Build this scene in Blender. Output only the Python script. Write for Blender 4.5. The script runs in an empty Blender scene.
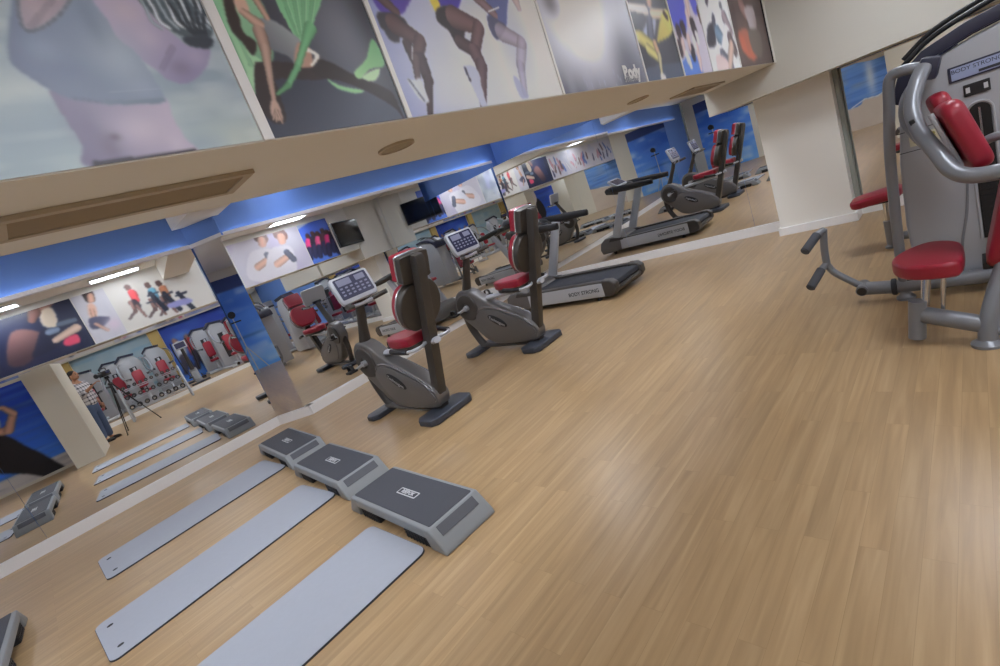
import bpy, bmesh, math, random
import numpy as np
from mathutils import Vector, Matrix
random.seed(7)
rng = np.random.RandomState(11)
SC = bpy.context.scene
COL = SC.collection
PI = math.pi
R = math.radians

# ------------------------------------------------------------------ camera model (metres; measured from the photograph)
FOC = 489.78
CAM_H = 1.7
_y, _p, _r = R(-47.427), R(13.078), R(-20.818)
FW = np.array([math.sin(_y)*math.cos(_p), math.cos(_y)*math.cos(_p), -math.sin(_p)])
_rt = np.array([math.cos(_y), -math.sin(_y), 0.0])
_up = np.cross(_rt, FW)
RT = math.cos(_r)*_rt + math.sin(_r)*_up
UP = -math.sin(_r)*_rt + math.cos(_r)*_up
EYE = np.array([0, 0, CAM_H])

def ray(u, v):
    return FW + RT*(u-500)/FOC - UP*(v-333)/FOC

def at(u, v, axis, val, mirror=None):
    """point of the plane axis=val that is seen at photo position (u, v), directly or in a mirror"""
    o, d = EYE, ray(u, v)
    if mirror is not None:
        e = mirror(EYE + d)
        o = mirror(EYE)
        d = e - o
    return o + d*((val-o[axis])/d[axis])

def mirror_plane(p, n):
    p = np.array(p, float); n = np.array(n, float)
    return lambda P: np.array(P, float) - 2*((np.array(P, float)-p) @ n)*n

def nrm_a(az, ti):
    a, t = R(az), R(ti)
    return np.array([math.cos(a)*math.cos(t), -math.sin(a)*math.cos(t), math.sin(t)])

def nrm_b(az, ti):
    a, t = R(az), R(ti)
    return np.array([-math.sin(a)*math.cos(t), -math.cos(a)*math.cos(t), math.sin(t)])

# ------------------------------------------------------------------ materials
def lin(c):
    c = np.asarray(c, float)/255.0
    return np.where(c <= 0.04045, c/12.92, ((c+0.055)/1.055)**2.4)

MATS = {}
def mat(name, col, rough=0.5, metal=0.0, coat=0.0, noise=0.0, nscale=40.0, bump=0.0, bscale=200.0, spec=0.5, emit=None, es=0.0):
    m = bpy.data.materials.new(name); m.use_nodes = True
    nt = m.node_tree; b = nt.nodes['Principled BSDF']
    c = list(lin(col))+[1]
    b.inputs['Base Color'].default_value = c
    b.inputs['Roughness'].default_value = rough
    b.inputs['Metallic'].default_value = metal
    b.inputs['Specular IOR Level'].default_value = spec
    b.inputs['Coat Weight'].default_value = coat
    if emit is not None:
        b.inputs['Emission Color'].default_value = list(lin(emit))+[1]
        b.inputs['Emission Strength'].default_value = es
    tc = None
    if noise or bump:
        tc = nt.nodes.new('ShaderNodeTexCoord')
    if noise:
        n = nt.nodes.new('ShaderNodeTexNoise'); n.inputs['Scale'].default_value = nscale; n.inputs['Detail'].default_value = 3
        nt.links.new(tc.outputs['Object'], n.inputs['Vector'])
        mx = nt.nodes.new('ShaderNodeMixRGB'); mx.blend_type = 'MIX'
        k = 1-noise; k2 = 1+noise
        mx.inputs[1].default_value = [c[0]*k, c[1]*k, c[2]*k, 1]
        mx.inputs[2].default_value = [min(1, c[0]*k2), min(1, c[1]*k2), min(1, c[2]*k2), 1]
        nt.links.new(n.outputs['Fac'], mx.inputs[0])
        nt.links.new(mx.outputs[0], b.inputs['Base Color'])
    if bump:
        n = nt.nodes.new('ShaderNodeTexNoise'); n.inputs['Scale'].default_value = bscale
        nt.links.new(tc.outputs['Object'], n.inputs['Vector'])
        bp = nt.nodes.new('ShaderNodeBump'); bp.inputs['Strength'].default_value = bump; bp.inputs['Distance'].default_value = 0.002
        nt.links.new(n.outputs['Fac'], bp.inputs['Height'])
        nt.links.new(bp.outputs['Normal'], b.inputs['Normal'])
    MATS[name] = m
    return m

def wood_floor():
    m = bpy.data.materials.new('oak_laminate'); m.use_nodes = True
    nt = m.node_tree; N = nt.nodes; L = nt.links; b = N['Principled BSDF']
    tc = N.new('ShaderNodeTexCoord')
    mp = N.new('ShaderNodeMapping'); mp.inputs['Rotation'].default_value = (0, 0, PI/2)
    L.new(tc.outputs['Object'], mp.inputs['Vector'])
    br = N.new('ShaderNodeTexBrick')
    br.offset = 0.37; br.squash = 1.0
    br.inputs['Color1'].default_value = (0, 0, 0, 1); br.inputs['Color2'].default_value = (1, 1, 1, 1)
    br.inputs['Mortar'].default_value = (0.5, 0.5, 0.5, 1)
    br.inputs['Scale'].default_value = 1.0; br.inputs['Mortar Size'].default_value = 0.0008
    br.inputs['Bias'].default_value = 0.0
    br.inputs['Brick Width'].default_value = 0.92; br.inputs['Row Height'].default_value = 0.096
    L.new(mp.outputs[0], br.inputs['Vector'])
    # long grain
    mp2 = N.new('ShaderNodeMapping'); mp2.inputs['Scale'].default_value = (26, 1.3, 1)
    L.new(tc.outputs['Object'], mp2.inputs['Vector'])
    off = N.new('ShaderNodeVectorMath'); off.operation = 'ADD'
    sc = N.new('ShaderNodeVectorMath'); sc.operation = 'SCALE'; sc.inputs['Scale'].default_value = 9.0
    L.new(br.outputs['Color'], sc.inputs[0]); L.new(mp2.outputs[0], off.inputs[0]); L.new(sc.outputs[0], off.inputs[1])
    gr = N.new('ShaderNodeTexNoise'); gr.inputs['Scale'].default_value = 1.0; gr.inputs['Detail'].default_value = 5; gr.inputs['Distortion'].default_value = 0.6
    L.new(off.outputs[0], gr.inputs['Vector'])
    # broad tone
    bt = N.new('ShaderNodeTexNoise'); bt.inputs['Scale'].default_value = 0.6; L.new(tc.outputs['Object'], bt.inputs['Vector'])
    r1 = N.new('ShaderNodeValToRGB')
    r1.color_ramp.elements[0].position = 0.28; r1.color_ramp.elements[0].color = list(lin((158, 131, 97)))+[1]
    r1.color_ramp.elements[1].position = 0.72; r1.color_ramp.elements[1].color = list(lin((184, 157, 120)))+[1]
    e = r1.color_ramp.elements.new(0.5); e.color = list(lin((172, 144, 107)))+[1]
    L.new(gr.outputs['Fac'], r1.inputs['Fac'])
    r2 = N.new('ShaderNodeValToRGB')
    r2.color_ramp.elements[0].color = (0.90, 0.895, 0.89, 1); r2.color_ramp.elements[1].color = (1.03, 1.02, 1.0, 1)
    L.new(br.outputs['Color'], r2.inputs['Fac'])
    mx = N.new('ShaderNodeMixRGB'); mx.blend_type = 'MULTIPLY'; mx.inputs[0].default_value = 0.85
    L.new(r1.outputs[0], mx.inputs[1]); L.new(r2.outputs[0], mx.inputs[2])
    mo = N.new('ShaderNodeMixRGB'); mo.blend_type = 'MIX'; mo.inputs[2].default_value = list(lin((136, 108, 72)))+[1]
    sm = N.new('ShaderNodeMath'); sm.operation = 'MULTIPLY'; sm.inputs[1].default_value = 0.55
    L.new(br.outputs['Fac'], sm.inputs[0]); L.new(sm.outputs[0], mo.inputs[0]); L.new(mx.outputs[0], mo.inputs[1])
    # faint scuffs
    sf = N.new('ShaderNodeTexNoise'); sf.inputs['Scale'].default_value = 5.0; sf.inputs['Detail'].default_value = 8; sf.inputs['Roughness'].default_value = 0.75
    L.new(tc.outputs['Object'], sf.inputs['Vector'])
    rs = N.new('ShaderNodeValToRGB'); rs.color_ramp.elements[0].position = 0.66; rs.color_ramp.elements[1].position = 0.80
    rs.color_ramp.elements[0].color = (0, 0, 0, 1); rs.color_ramp.elements[1].color = (0.25, 0.25, 0.25, 1)
    L.new(sf.outputs['Fac'], rs.inputs['Fac'])
    mz = N.new('ShaderNodeMixRGB'); mz.inputs[2].default_value = list(lin((150, 122, 92)))+[1]
    L.new(rs.outputs[0], mz.inputs[0]); L.new(mo.outputs[0], mz.inputs[1])
    L.new(mz.outputs[0], b.inputs['Base Color'])
    rr = N.new('ShaderNodeMapRange'); rr.inputs['To Min'].default_value = 0.26; rr.inputs['To Max'].default_value = 0.38
    L.new(gr.outputs['Fac'], rr.inputs['Value']); L.new(rr.outputs[0], b.inputs['Roughness'])
    b.inputs['Specular IOR Level'].default_value = 0.5
    return m

WOOD = wood_floor()
WHITE = mat('white_gloss_paint', (240, 240, 241), 0.35)
CREAM = mat('cream_wall_paint', (222, 217, 203), 0.7, bump=0.15, bscale=90)
GREYWALL = mat('off_white_wall_paint', (206, 203, 194), 0.7, bump=0.1, bscale=90)
SOFFIT = mat('beige_plaster', (226, 224, 218), 0.75, noise=0.02, nscale=2)
CEILM = mat('ceiling_paint', (236, 231, 220), 0.8)
COLW = mat('white_column_paint', (236, 234, 228), 0.6)
BLUE = mat('blue_wall_paint', (104, 144, 214), 0.6, noise=0.03, nscale=3)
BLUED = mat('dark_blue_paint', (44, 66, 128), 0.55)
BLACK = mat('black_plastic', (28, 28, 31), 0.45)
RUBBER = mat('dark_rubber', (44, 46, 52), 0.7, bump=0.3, bscale=300)
STEPG = mat('step_grey_plastic', (134, 138, 142), 0.5, bump=0.1, bscale=400)
STEPPAD = mat('step_charcoal_rubber', (68, 70, 78), 0.75, noise=0.08, nscale=260, bump=0.5, bscale=420)
STEPBLK = mat('step_black_block', (34, 35, 40), 0.6)
PLATE = mat('pale_label_plastic', (196, 198, 202), 0.5)
DARKTXT = mat('dark_print', (48, 50, 58), 0.6)
MATM = mat('blue_grey_foam', (162, 167, 178), 0.8, noise=0.03, nscale=30, bump=0.2, bscale=300)
MATEDGE = mat('dark_foam_edge', (62, 64, 70), 0.85)
BIKEG = mat('graphite_metallic', (112, 110, 110), 0.32, metal=0.35, noise=0.03, nscale=60)
BIKED = mat('dark_brown_grey_plastic', (62, 58, 55), 0.42)
BIKEFOOT = mat('slate_plastic', (58, 62, 72), 0.42)
SILVER = mat('silver_trim', (196, 198, 204), 0.25, metal=0.7)
SILVERP = mat('silver_plastic', (184, 188, 196), 0.35, metal=0.2)
CHROME = mat('chrome', (205, 205, 208), 0.15, metal=1.0)
RED = mat('red_vinyl', (148, 30, 50), 0.36, bump=0.15, bscale=160)
SCREEN = mat('dark_screen', (58, 60, 84), 0.15, coat=0.3)
SCRBTN = mat('screen_print', (130, 134, 160), 0.3)
SHROUD = mat('silver_grey_shroud', (168, 171, 178), 0.36, metal=0.15, noise=0.015, nscale=5)
TUBEG = mat('grey_steel_tube', (128, 131, 138), 0.34, metal=0.25)
NAVY = mat('navy_plastic', (40, 42, 62), 0.45)
LBLUE = mat('label_blue', (150, 162, 196), 0.4)
BELT = mat('treadmill_belt', (48, 50, 58), 0.7, bump=0.3, bscale=500)
TVS = mat('tv_glass', (10, 10, 12), 0.12)
GRILL = mat('grille_metal', (176, 162, 140), 0.5)
GRILLD = mat('grille_slat_metal', (158, 144, 124), 0.6)  # plain slat colour, slightly darker than the frame
AMBER = mat('amber_plastic', (224, 150, 40), 0.4)
LAMPW = mat('lamp_diffuser', (255, 255, 255), 0.5, emit=(240, 246, 255), es=27.0)
COVE = mat('cove_tube', (255, 255, 255), 0.5, emit=(238, 244, 255), es=6.0)
GREEN = mat('exit_green', (40, 160, 70), 0.5, emit=(70, 220, 110), es=1.2)
SKIN = mat('skin', (176, 128, 100), 0.5)
HAIR = mat('black_hair', (28, 24, 22), 0.6)
SPOTW = mat('spot_lamp', (255, 255, 255), 0.5, emit=(232, 236, 255), es=120.0)
DENIM = mat('blue_denim', (84, 104, 140), 0.8, noise=0.15, nscale=25)
SHOE = mat('dark_shoe', (50, 48, 48), 0.6)
EYEM = mat('eye', (35, 28, 24), 0.3)
LIP = mat('lip', (140, 84, 76), 0.5)
OCHRE = mat('ochre_wall_paint', (196, 168, 104), 0.7)

def plaid():
    m = bpy.data.materials.new('plaid_cotton'); m.use_nodes = True
    nt = m.node_tree; N = nt.nodes; L = nt.links; b = N['Principled BSDF']
    tc = N.new('ShaderNodeTexCoord')
    outs = []
    for ax, s in ((0, 75), (1, 75), (2, 75)):
        sx = N.new('ShaderNodeSeparateXYZ'); L.new(tc.outputs['Object'], sx.inputs[0])
        mu = N.new('ShaderNodeMath'); mu.operation = 'MULTIPLY'; mu.inputs[1].default_value = s; L.new(sx.outputs[ax], mu.inputs[0])
        si = N.new('ShaderNodeMath'); si.operation = 'SINE'; L.new(mu.outputs[0], si.inputs[0])
        gt = N.new('ShaderNodeMath'); gt.operation = 'GREATER_THAN'; gt.inputs[1].default_value = 0.45; L.new(si.outputs[0], gt.inputs[0])
        outs.append(gt)
    ad = N.new('ShaderNodeMath'); L.new(outs[1].outputs[0], ad.inputs[0]); L.new(outs[2].outputs[0], ad.inputs[1])
    dv = N.new('ShaderNodeMath'); dv.operation = 'MULTIPLY'; dv.inputs[1].default_value = 0.5; L.new(ad.outputs[0], dv.inputs[0])
    r = N.new('ShaderNodeValToRGB')
    r.color_ramp.elements[0].color = list(lin((214, 212, 216)))+[1]; r.color_ramp.elements[1].color = list(lin((52, 50, 66)))+[1]
    L.new(dv.outputs[0], r.inputs['Fac']); L.new(r.outputs[0], b.inputs['Base Color']); b.inputs['Roughness'].default_value = 0.85
    return m
PLAID = plaid()

def mirror_mat():
    m = bpy.data.materials.new('silvered_mirror'); m.use_nodes = True
    b = m.node_tree.nodes['Principled BSDF']
    b.inputs['Base Color'].default_value = (0.92, 0.935, 0.935, 1); b.inputs['Metallic'].default_value = 1.0
    b.inputs['Roughness'].default_value = 0.0
    return m
MIRROR = mirror_mat()

def paint_mat(rough=0.4, coat=0.0, name='printed_vinyl'):
    m = bpy.data.materials.new(name); m.use_nodes = True
    nt = m.node_tree; b = nt.nodes['Principled BSDF']
    a = nt.nodes.new('ShaderNodeVertexColor'); a.layer_name = 'print'
    nt.links.new(a.outputs['Color'], b.inputs['Base Color'])
    b.inputs['Roughness'].default_value = rough; b.inputs['Coat Weight'].default_value = coat
    return m
PRINT = paint_mat(0.36, name='printed_vinyl')
PRINTM = paint_mat(0.6, name='printed_wallpaper')

# ------------------------------------------------------------------ mesh builder
def catmull(pts, n=6, closed=False):
    P = [np.array(p, float) for p in pts]
    out = []
    m = len(P)
    segs = m if closed else m-1
    for i in range(segs):
        p0 = P[(i-1) % m] if (closed or i > 0) else 2*P[0]-P[1]
        p1 = P[i]; p2 = P[(i+1) % m]
        p3 = P[(i+2) % m] if (closed or i+2 < m) else 2*P[-1]-P[-2]
        for k in range(n):
            t = k/n
            out.append(0.5*((2*p1)+(-p0+p2)*t+(2*p0-5*p1+4*p2-p3)*t*t+(-p0+3*p1-3*p2+p3)*t**3))
    if not closed: out.append(P[-1])
    return out

class MB:
    def __init__(self): self.bm = bmesh.new(); self.mi = 0
    def _bev(self, geom_faces, w, seg=2, angle=25):
        edges = set()
        for f in geom_faces:
            for e in f.edges:
                if len(e.link_faces) == 2 and e.calc_face_angle(0) > R(angle): edges.add(e)
        bmesh.ops.bevel(self.bm, geom=list(edges), offset=w, segments=seg, profile=0.6, affect='EDGES', clamp_overlap=True)
    def _mark(self, f0):
        for f in self.bm.faces:
            if f.index == -1 or f not in f0: f.material_index = self.mi
    def box(self, c, s, rot=None, bevel=0.0, seg=2):
        tmp = bmesh.new()
        bmesh.ops.create_cube(tmp, size=1)
        bmesh.ops.scale(tmp, vec=s, verts=tmp.verts)
        if bevel: bmesh.ops.bevel(tmp, geom=list(tmp.edges), offset=bevel, segments=seg, profile=0.6, affect='EDGES', clamp_overlap=True)
        M = Matrix.Translation(c)
        if rot is not None: M = M @ (rot.to_4x4() if isinstance(rot, Matrix) else Matrix.Rotation(rot, 4, 'Z'))
        bmesh.ops.transform(tmp, matrix=M, verts=tmp.verts)
        return self._merge(tmp)
    def _merge(self, tmp):
        for f in tmp.faces: f.material_index = self.mi
        me = bpy.data.meshes.new('t'); tmp.to_mesh(me); tmp.free()
        self.bm.from_mesh(me); bpy.data.meshes.remove(me)
        return self
    def prism(self, poly, axis, a, b, bevel=0.0, seg=2, M=None):
        """poly: 2-D outline; axis 'x','y','z' is the extrusion axis"""
        tmp = bmesh.new()
        def mk(p, t):
            if axis == 'y': return (p[0], t, p[1])
            if axis == 'x': return (t, p[0], p[1])
            return (p[0], p[1], t)
        v0 = [tmp.verts.new(mk(p, a)) for p in poly]; v1 = [tmp.verts.new(mk(p, b)) for p in poly]
        n = len(poly)
        tmp.faces.new(v0); tmp.faces.new(v1[::-1])
        for i in range(n): tmp.faces.new((v0[i], v1[i], v1[(i+1) % n], v0[(i+1) % n]))
        bmesh.ops.recalc_face_normals(tmp, faces=tmp.faces)
        if bevel:
            ed = [e for e in tmp.edges if e.calc_face_angle(0) > R(40)]
            bmesh.ops.bevel(tmp, geom=ed, offset=bevel, segments=seg, profile=0.6, affect='EDGES', clamp_overlap=True)
        if M is not None: bmesh.ops.transform(tmp, matrix=M, verts=tmp.verts)
        return self._merge(tmp)
    def tube(self, pts, r, seg=12, smooth=0, caps=True, flat=None):
        pts = catmull(pts, smooth) if smooth else [np.array(p, float) for p in pts]
        n = len(pts)
        rs = r if hasattr(r, '__len__') else [r]*n
        if len(rs) != n: rs = list(np.interp(np.linspace(0, 1, n), np.linspace(0, 1, len(rs)), rs))
        tmp = bmesh.new(); rings = []
        prev = None
        for i, p in enumerate(pts):
            t = Vector(pts[min(i+1, n-1)]-pts[max(i-1, 0)]).normalized()
            if prev is None:
                a = Vector((0, 0, 1)) if abs(t.z) < 0.9 else Vector((1, 0, 0))
                u = (a - t*a.dot(t)).normalized()
            else:
                u = (prev - t*prev.dot(t)).normalized()
            prev = u; w = t.cross(u)
            k = 1.0
            if 0 < i < n-1:
                t1 = Vector(pts[i]-pts[i-1]).normalized(); t2 = Vector(pts[i+1]-pts[i]).normalized()
                k = 1/max(0.6, math.cos(t1.angle(t2, 0)/2))
            fu, fw = flat if flat else (1, 1)
            rings.append([tmp.verts.new(Vector(p)+(u*math.cos(2*PI*j/seg)*fu+w*math.sin(2*PI*j/seg)*fw)*rs[i]*(k if i else 1)) for j in range(seg)])
        for a, b in zip(rings, rings[1:]):
            for j in range(seg): tmp.faces.new((a[j], a[(j+1) % seg], b[(j+1) % seg], b[j]))
        if caps:
            tmp.faces.new(rings[0][::-1]); tmp.faces.new(rings[-1])
        bmesh.ops.recalc_face_normals(tmp, faces=tmp.faces)
        return self._merge(tmp)
    def cyl(self, a, b, r, seg=20, bevel=0.0):
        a = Vector(a); b = Vector(b); d = b-a
        tmp = bmesh.new()
        bmesh.ops.create_cone(tmp, cap_ends=True, segments=seg, radius1=r, radius2=r, depth=d.length)
        if bevel:
            ed = [e for e in tmp.edges if e.calc_face_angle(0) > R(50)]
            bmesh.ops.bevel(tmp, geom=ed, offset=bevel, segments=2, affect='EDGES', clamp_overlap=True)
        M = Matrix.Translation((a+b)/2) @ d.to_track_quat('Z', 'Y').to_matrix().to_4x4()
        bmesh.ops.transform(tmp, matrix=M, verts=tmp.verts)
        return self._merge(tmp)
    def lathe(self, prof, c=(0, 0, 0), seg=24, M=None):
        tmp = bmesh.new(); rings = []
        for r_, z in prof:
            rings.append([tmp.verts.new((r_*math.cos(2*PI*j/seg), r_*math.sin(2*PI*j/seg), z)) for j in range(seg)])
        for a, b in zip(rings, rings[1:]):
            for j in range(seg): tmp.faces.new((a[j], a[(j+1) % seg], b[(j+1) % seg], b[j]))
        tmp.faces.new(rings[0][::-1]); tmp.faces.new(rings[-1])
        bmesh.ops.remove_doubles(tmp, verts=tmp.verts, dist=1e-5)
        bmesh.ops.recalc_face_normals(tmp, faces=tmp.faces)
        MM = Matrix.Translation(c)
        if M is not None: MM = MM @ M.to_4x4()
        bmesh.ops.transform(tmp, matrix=MM, verts=tmp.verts)
        return self._merge(tmp)
    def ell(self, c, s, seg=20, M=None):
        tmp = bmesh.new()
        bmesh.ops.create_uvsphere(tmp, u_segments=seg, v_segments=max(8, seg*2//3), radius=1)
        bmesh.ops.scale(tmp, vec=s, verts=tmp.verts)
        MM = Matrix.Translation(c)
        if M is not None: MM = MM @ M.to_4x4()
        bmesh.ops.transform(tmp, matrix=MM, verts=tmp.verts)
        return self._merge(tmp)
    def cushion(self, c, s, rot=None, crown=0.25):
        """upholstered pad: rounded slab with a crowned top"""
        tmp = bmesh.new()
        bmesh.ops.create_cube(tmp, size=1)
        bmesh.ops.scale(tmp, vec=s, verts=tmp.verts)
        ed = [e for e in tmp.edges if abs((e.verts[0].co-e.verts[1].co).z) > 1e-6]
        bmesh.ops.bevel(tmp, geom=ed, offset=min(s[0], s[1])*0.28, segments=5, profile=0.5, affect='EDGES')
        ed = [e for e in tmp.edges if e.calc_face_angle(0) > R(60)]
        bmesh.ops.bevel(tmp, geom=ed, offset=s[2]*0.36, segments=4, profile=0.5, affect='EDGES', clamp_overlap=True)
        M = Matrix.Translation(c)
        if rot is not None: M = M @ rot.to_4x4()
        bmesh.ops.transform(tmp, matrix=M, verts=tmp.verts)
        return self._merge(tmp)
    def build(self, name, m, parent=None, smooth=True, ang=38, link=True):
        me = bpy.data.meshes.new(name)
        self.bm.to_mesh(me); self.bm.free()
        for x in (m if isinstance(m, (list, tuple)) else [m]): me.materials.append(x)
        if smooth:
            me.polygons.foreach_set('use_smooth', [True]*len(me.polygons))
            me.set_sharp_from_angle(angle=R(ang))
        o = bpy.data.objects.new(name, me); COL.objects.link(o)
        if parent is not None: o.parent = parent
        return o

def tag(o, label, cat, group=None, kind=None):
    if label: o['label'] = label
    if cat: o['category'] = cat
    if group: o['group'] = group
    if kind: o['kind'] = kind
    return o
def thing(name, label, cat, loc=(0, 0, 0), rz=0.0, group=None):
    o = bpy.data.objects.new(name, None); COL.objects.link(o); o.empty_display_size = 0.1
    o.location = loc; o.rotation_euler = (0, 0, rz)
    return tag(o, label, cat, group)
def struct(name, mb, m, label=None, **k):
    o = mb.build(name, m, **k); o['kind'] = 'structure'
    if label: o['label'] = label
    return o
def kids(o): return [c for c in list(COL.objects) if c.parent == o]
def copy_tree(o, parent=None):
    c = o.copy(); COL.objects.link(c)
    if parent is not None: c.parent = parent
    for ch in kids(o): copy_tree(ch, c)
    return c
def place(o, loc, rz, label=None, group=None):
    o.location = loc; o.rotation_euler = (0, 0, rz)
    if label: o['label'] = label
    if group: o['group'] = group
    return o
def lettering(text, size, m, parent, origin, xdir, ydir, name='lettering', depth=0.0008, align='CENTER', bold=0.0):
    cu = bpy.data.curves.new('txt', 'FONT'); cu.body = text; cu.size = size; cu.extrude = depth; cu.align_x = align; cu.align_y = 'CENTER'; cu.offset = bold
    to = bpy.data.objects.new('txt', cu); COL.objects.link(to)
    bpy.context.view_layer.update()
    me = bpy.data.meshes.new_from_object(to.evaluated_get(bpy.context.evaluated_depsgraph_get()))
    bpy.data.objects.remove(to); bpy.data.curves.remove(cu)
    x = Vector(xdir).normalized(); y = Vector(ydir); y = (y-x*y.dot(x)).normalized(); z = x.cross(y)
    M = Matrix(((x.x, y.x, z.x, origin[0]), (x.y, y.y, z.y, origin[1]), (x.z, y.z, z.z, origin[2]), (0, 0, 0, 1)))
    me.transform(M); me.name = name
    me.materials.clear(); me.materials.append(m)
    o = bpy.data.objects.new(name, me); COL.objects.link(o)
    if parent is not None: o.parent = parent
    return o

# ------------------------------------------------------------------ printed pictures: soft shapes rasterised into a colour attribute
class Pic:
    def __init__(s, a0, a1, b0, b1, cell, bg):
        s.a0, s.a1, s.b0, s.b1 = a0, a1, b0, b1
        s.na = max(4, int(round(abs(a1-a0)/cell))); s.nb = max(4, int(round(abs(b1-b0)/cell)))
        s.A, s.B = np.meshgrid(np.linspace(a0, a1, s.na+1), np.linspace(b0, b1, s.nb+1))
        s.cell = cell
        s.I = np.zeros(s.A.shape+(3,)); s.I[:] = np.array(bg, float)
    def conv(s, p): return p
    def mix(s, m, col):
        c = np.array(col, float)
        s.I = s.I*(1-m[..., None]) + c*m[..., None]
    def blur(s, m, n):
        for _ in range(n):
            p = np.pad(m, 1, mode='edge')
            m = (p[:-2, 1:-1]+p[2:, 1:-1]+p[1:-1, :-2]+p[1:-1, 2:]+4*m)/8
        return m
    def noise(s, sx, sy, amp, col=None, seed=0):
        r = np.random.RandomState(seed)
        nx = max(2, int(abs(s.a1-s.a0)/sx)+2); ny = max(2, int(abs(s.b1-s.b0)/sy)+2)
        g = r.rand(ny, nx)
        xi = np.linspace(0, nx-1.001, s.na+1); yi = np.linspace(0, ny-1.001, s.nb+1)
        x0 = xi.astype(int); y0 = yi.astype(int); fx = xi-x0; fy = yi-y0
        fx = fx*fx*(3-2*fx); fy = fy*fy*(3-2*fy)
        n = (g[y0][:, x0]*(1-fx)+g[y0][:, x0+1]*fx)*(1-fy)[:, None]+(g[y0+1][:, x0]*(1-fx)+g[y0+1][:, x0+1]*fx)*fy[:, None]
        if col is None: s.I = s.I+(n[..., None]-0.5)*2*amp
        else: s.mix(np.clip((n-0.45)*2.2, 0, 1)*amp, col)
    def poly(s, pts, col, smooth=True, soft=3, alpha=1.0, shade=None):
        P = np.array([s.conv(p) for p in pts])
        if smooth: P = np.array(catmull(P, 5, True))
        inside = np.zeros(s.A.shape, bool); n = len(P); j = n-1
        for i in range(n):
            xi, yi = P[i]; xj, yj = P[j]
            if yi != yj:
                inside ^= ((yi > s.B) != (yj > s.B)) & (s.A < (xj-xi)*(s.B-yi)/(yj-yi)+xi)
            j = i
        m = s.blur(inside.astype(float), soft)*alpha
        c = np.array(col, float)
        if shade is not None:
            # (point0, point1, colour1): print colour runs from col to colour1 along the axis
            p0 = np.array(s.conv(shade[0])); p1 = np.array(s.conv(shade[1])); d = p1-p0
            t = np.clip(((s.A-p0[0])*d[0]+(s.B-p0[1])*d[1])/(d@d), 0, 1)[..., None]
            cc = c*(1-t)+np.array(shade[2], float)*t
            s.I = s.I*(1-m[..., None])+cc*m[..., None]
        else: s.mix(m, c)
    def rad(s, p, r): 
        a = np.array(s.conv(p)); b = np.array(s.conv((p[0]+r, p[1]))); c = np.array(s.conv((p[0], p[1]+r)))
        return 0.5*(np.linalg.norm(a-b)+np.linalg.norm(a-c))
    def limb(s, p0, p1, r0, r1, col, edge=0.55, alpha=1.0):
        a = np.array(s.conv(p0)); b = np.array(s.conv(p1)); d = b-a
        R0 = s.rad(p0, r0); R1 = s.rad(p1, r1)
        t = np.clip(((s.A-a[0])*d[0]+(s.B-a[1])*d[1])/max(1e-9, d@d), 0, 1)
        dist = np.hypot(s.A-a[0]-t*d[0], s.B-a[1]-t*d[1]); rr = R0+(R1-R0)*t
        q = dist/rr
        m = s.blur((q < 1).astype(float), 2)*alpha
        pq = np.abs((s.A-a[0])*d[1]-(s.B-a[1])*d[0])/max(1e-6, math.hypot(*d))/rr
        sh = (1-edge*np.clip(pq, 0, 1)**2*0.6)[..., None]
        s.I = s.I*(1-m[..., None])+np.array(col, float)*sh*m[..., None]
    def glow(s, p, rx, ry, col, alpha=1.0):
        a = np.array(s.conv(p)); RX = s.rad(p, rx); RY = s.rad(p, ry)
        m = np.exp(-(((s.A-a[0])/RX)**2+((s.B-a[1])/RY)**2))*alpha
        s.mix(m, col)
    def grad(s, p0, p1, c0, c1):
        a = np.array(s.conv(p0)); b = np.array(s.conv(p1)); d = b-a
        t = np.clip(((s.A-a[0])*d[0]+(s.B-a[1])*d[1])/(d@d), 0, 1)[..., None]
        s.I = np.array(c0, float)*(1-t)+np.array(c1, float)*t
    def build(s, name, fn, thick, m=PRINT, gain=1.45, parent=None):
        """fn(a, b, t) -> world point; a board of real thickness whose face carries the print"""
        ny, nx = s.A.shape
        V = [fn(a, b, 0.0) for a, b in zip(s.A.ravel(), s.B.ravel())]
        F = []
        for i in range(ny-1):
            for j in range(nx-1):
                k = i*nx+j; F.append((k, k+1, k+nx+1, k+nx))
        k0 = len(V)
        corners = [(s.a0, s.b0), (s.a1, s.b0), (s.a1, s.b1), (s.a0, s.b1)]
        for c in corners: V.append(fn(c[0], c[1], 0.0))
        for c in corners: V.append(fn(c[0], c[1], -thick))
        for i in range(4): F.append((k0+i, k0+(i+1) % 4, k0+4+(i+1) % 4, k0+4+i))
        F.append((k0+7, k0+6, k0+5, k0+4))
        me = bpy.data.meshes.new(name); me.from_pydata([tuple(v) for v in V], [], F); me.update()
        L_ = lin(np.clip(s.I, 0, 255))*gain
        cols = np.ones((len(V), 4)); cols[:k0, :3] = np.clip(L_, 0, 0.92).reshape(-1, 3); cols[k0:, :3] = 0.6
        ca = me.color_attributes.new('print', 'FLOAT_COLOR', 'POINT'); ca.data.foreach_set('color', cols.ravel().astype(np.float32))
        me.materials.append(m)
        bm = bmesh.new(); bm.from_mesh(me); bmesh.ops.recalc_face_normals(bm, faces=bm.faces); bm.to_mesh(me); bm.free()
        o = bpy.data.objects.new(name, me); COL.objects.link(o)
        if parent is not None: o.parent = parent
        return o

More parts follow.
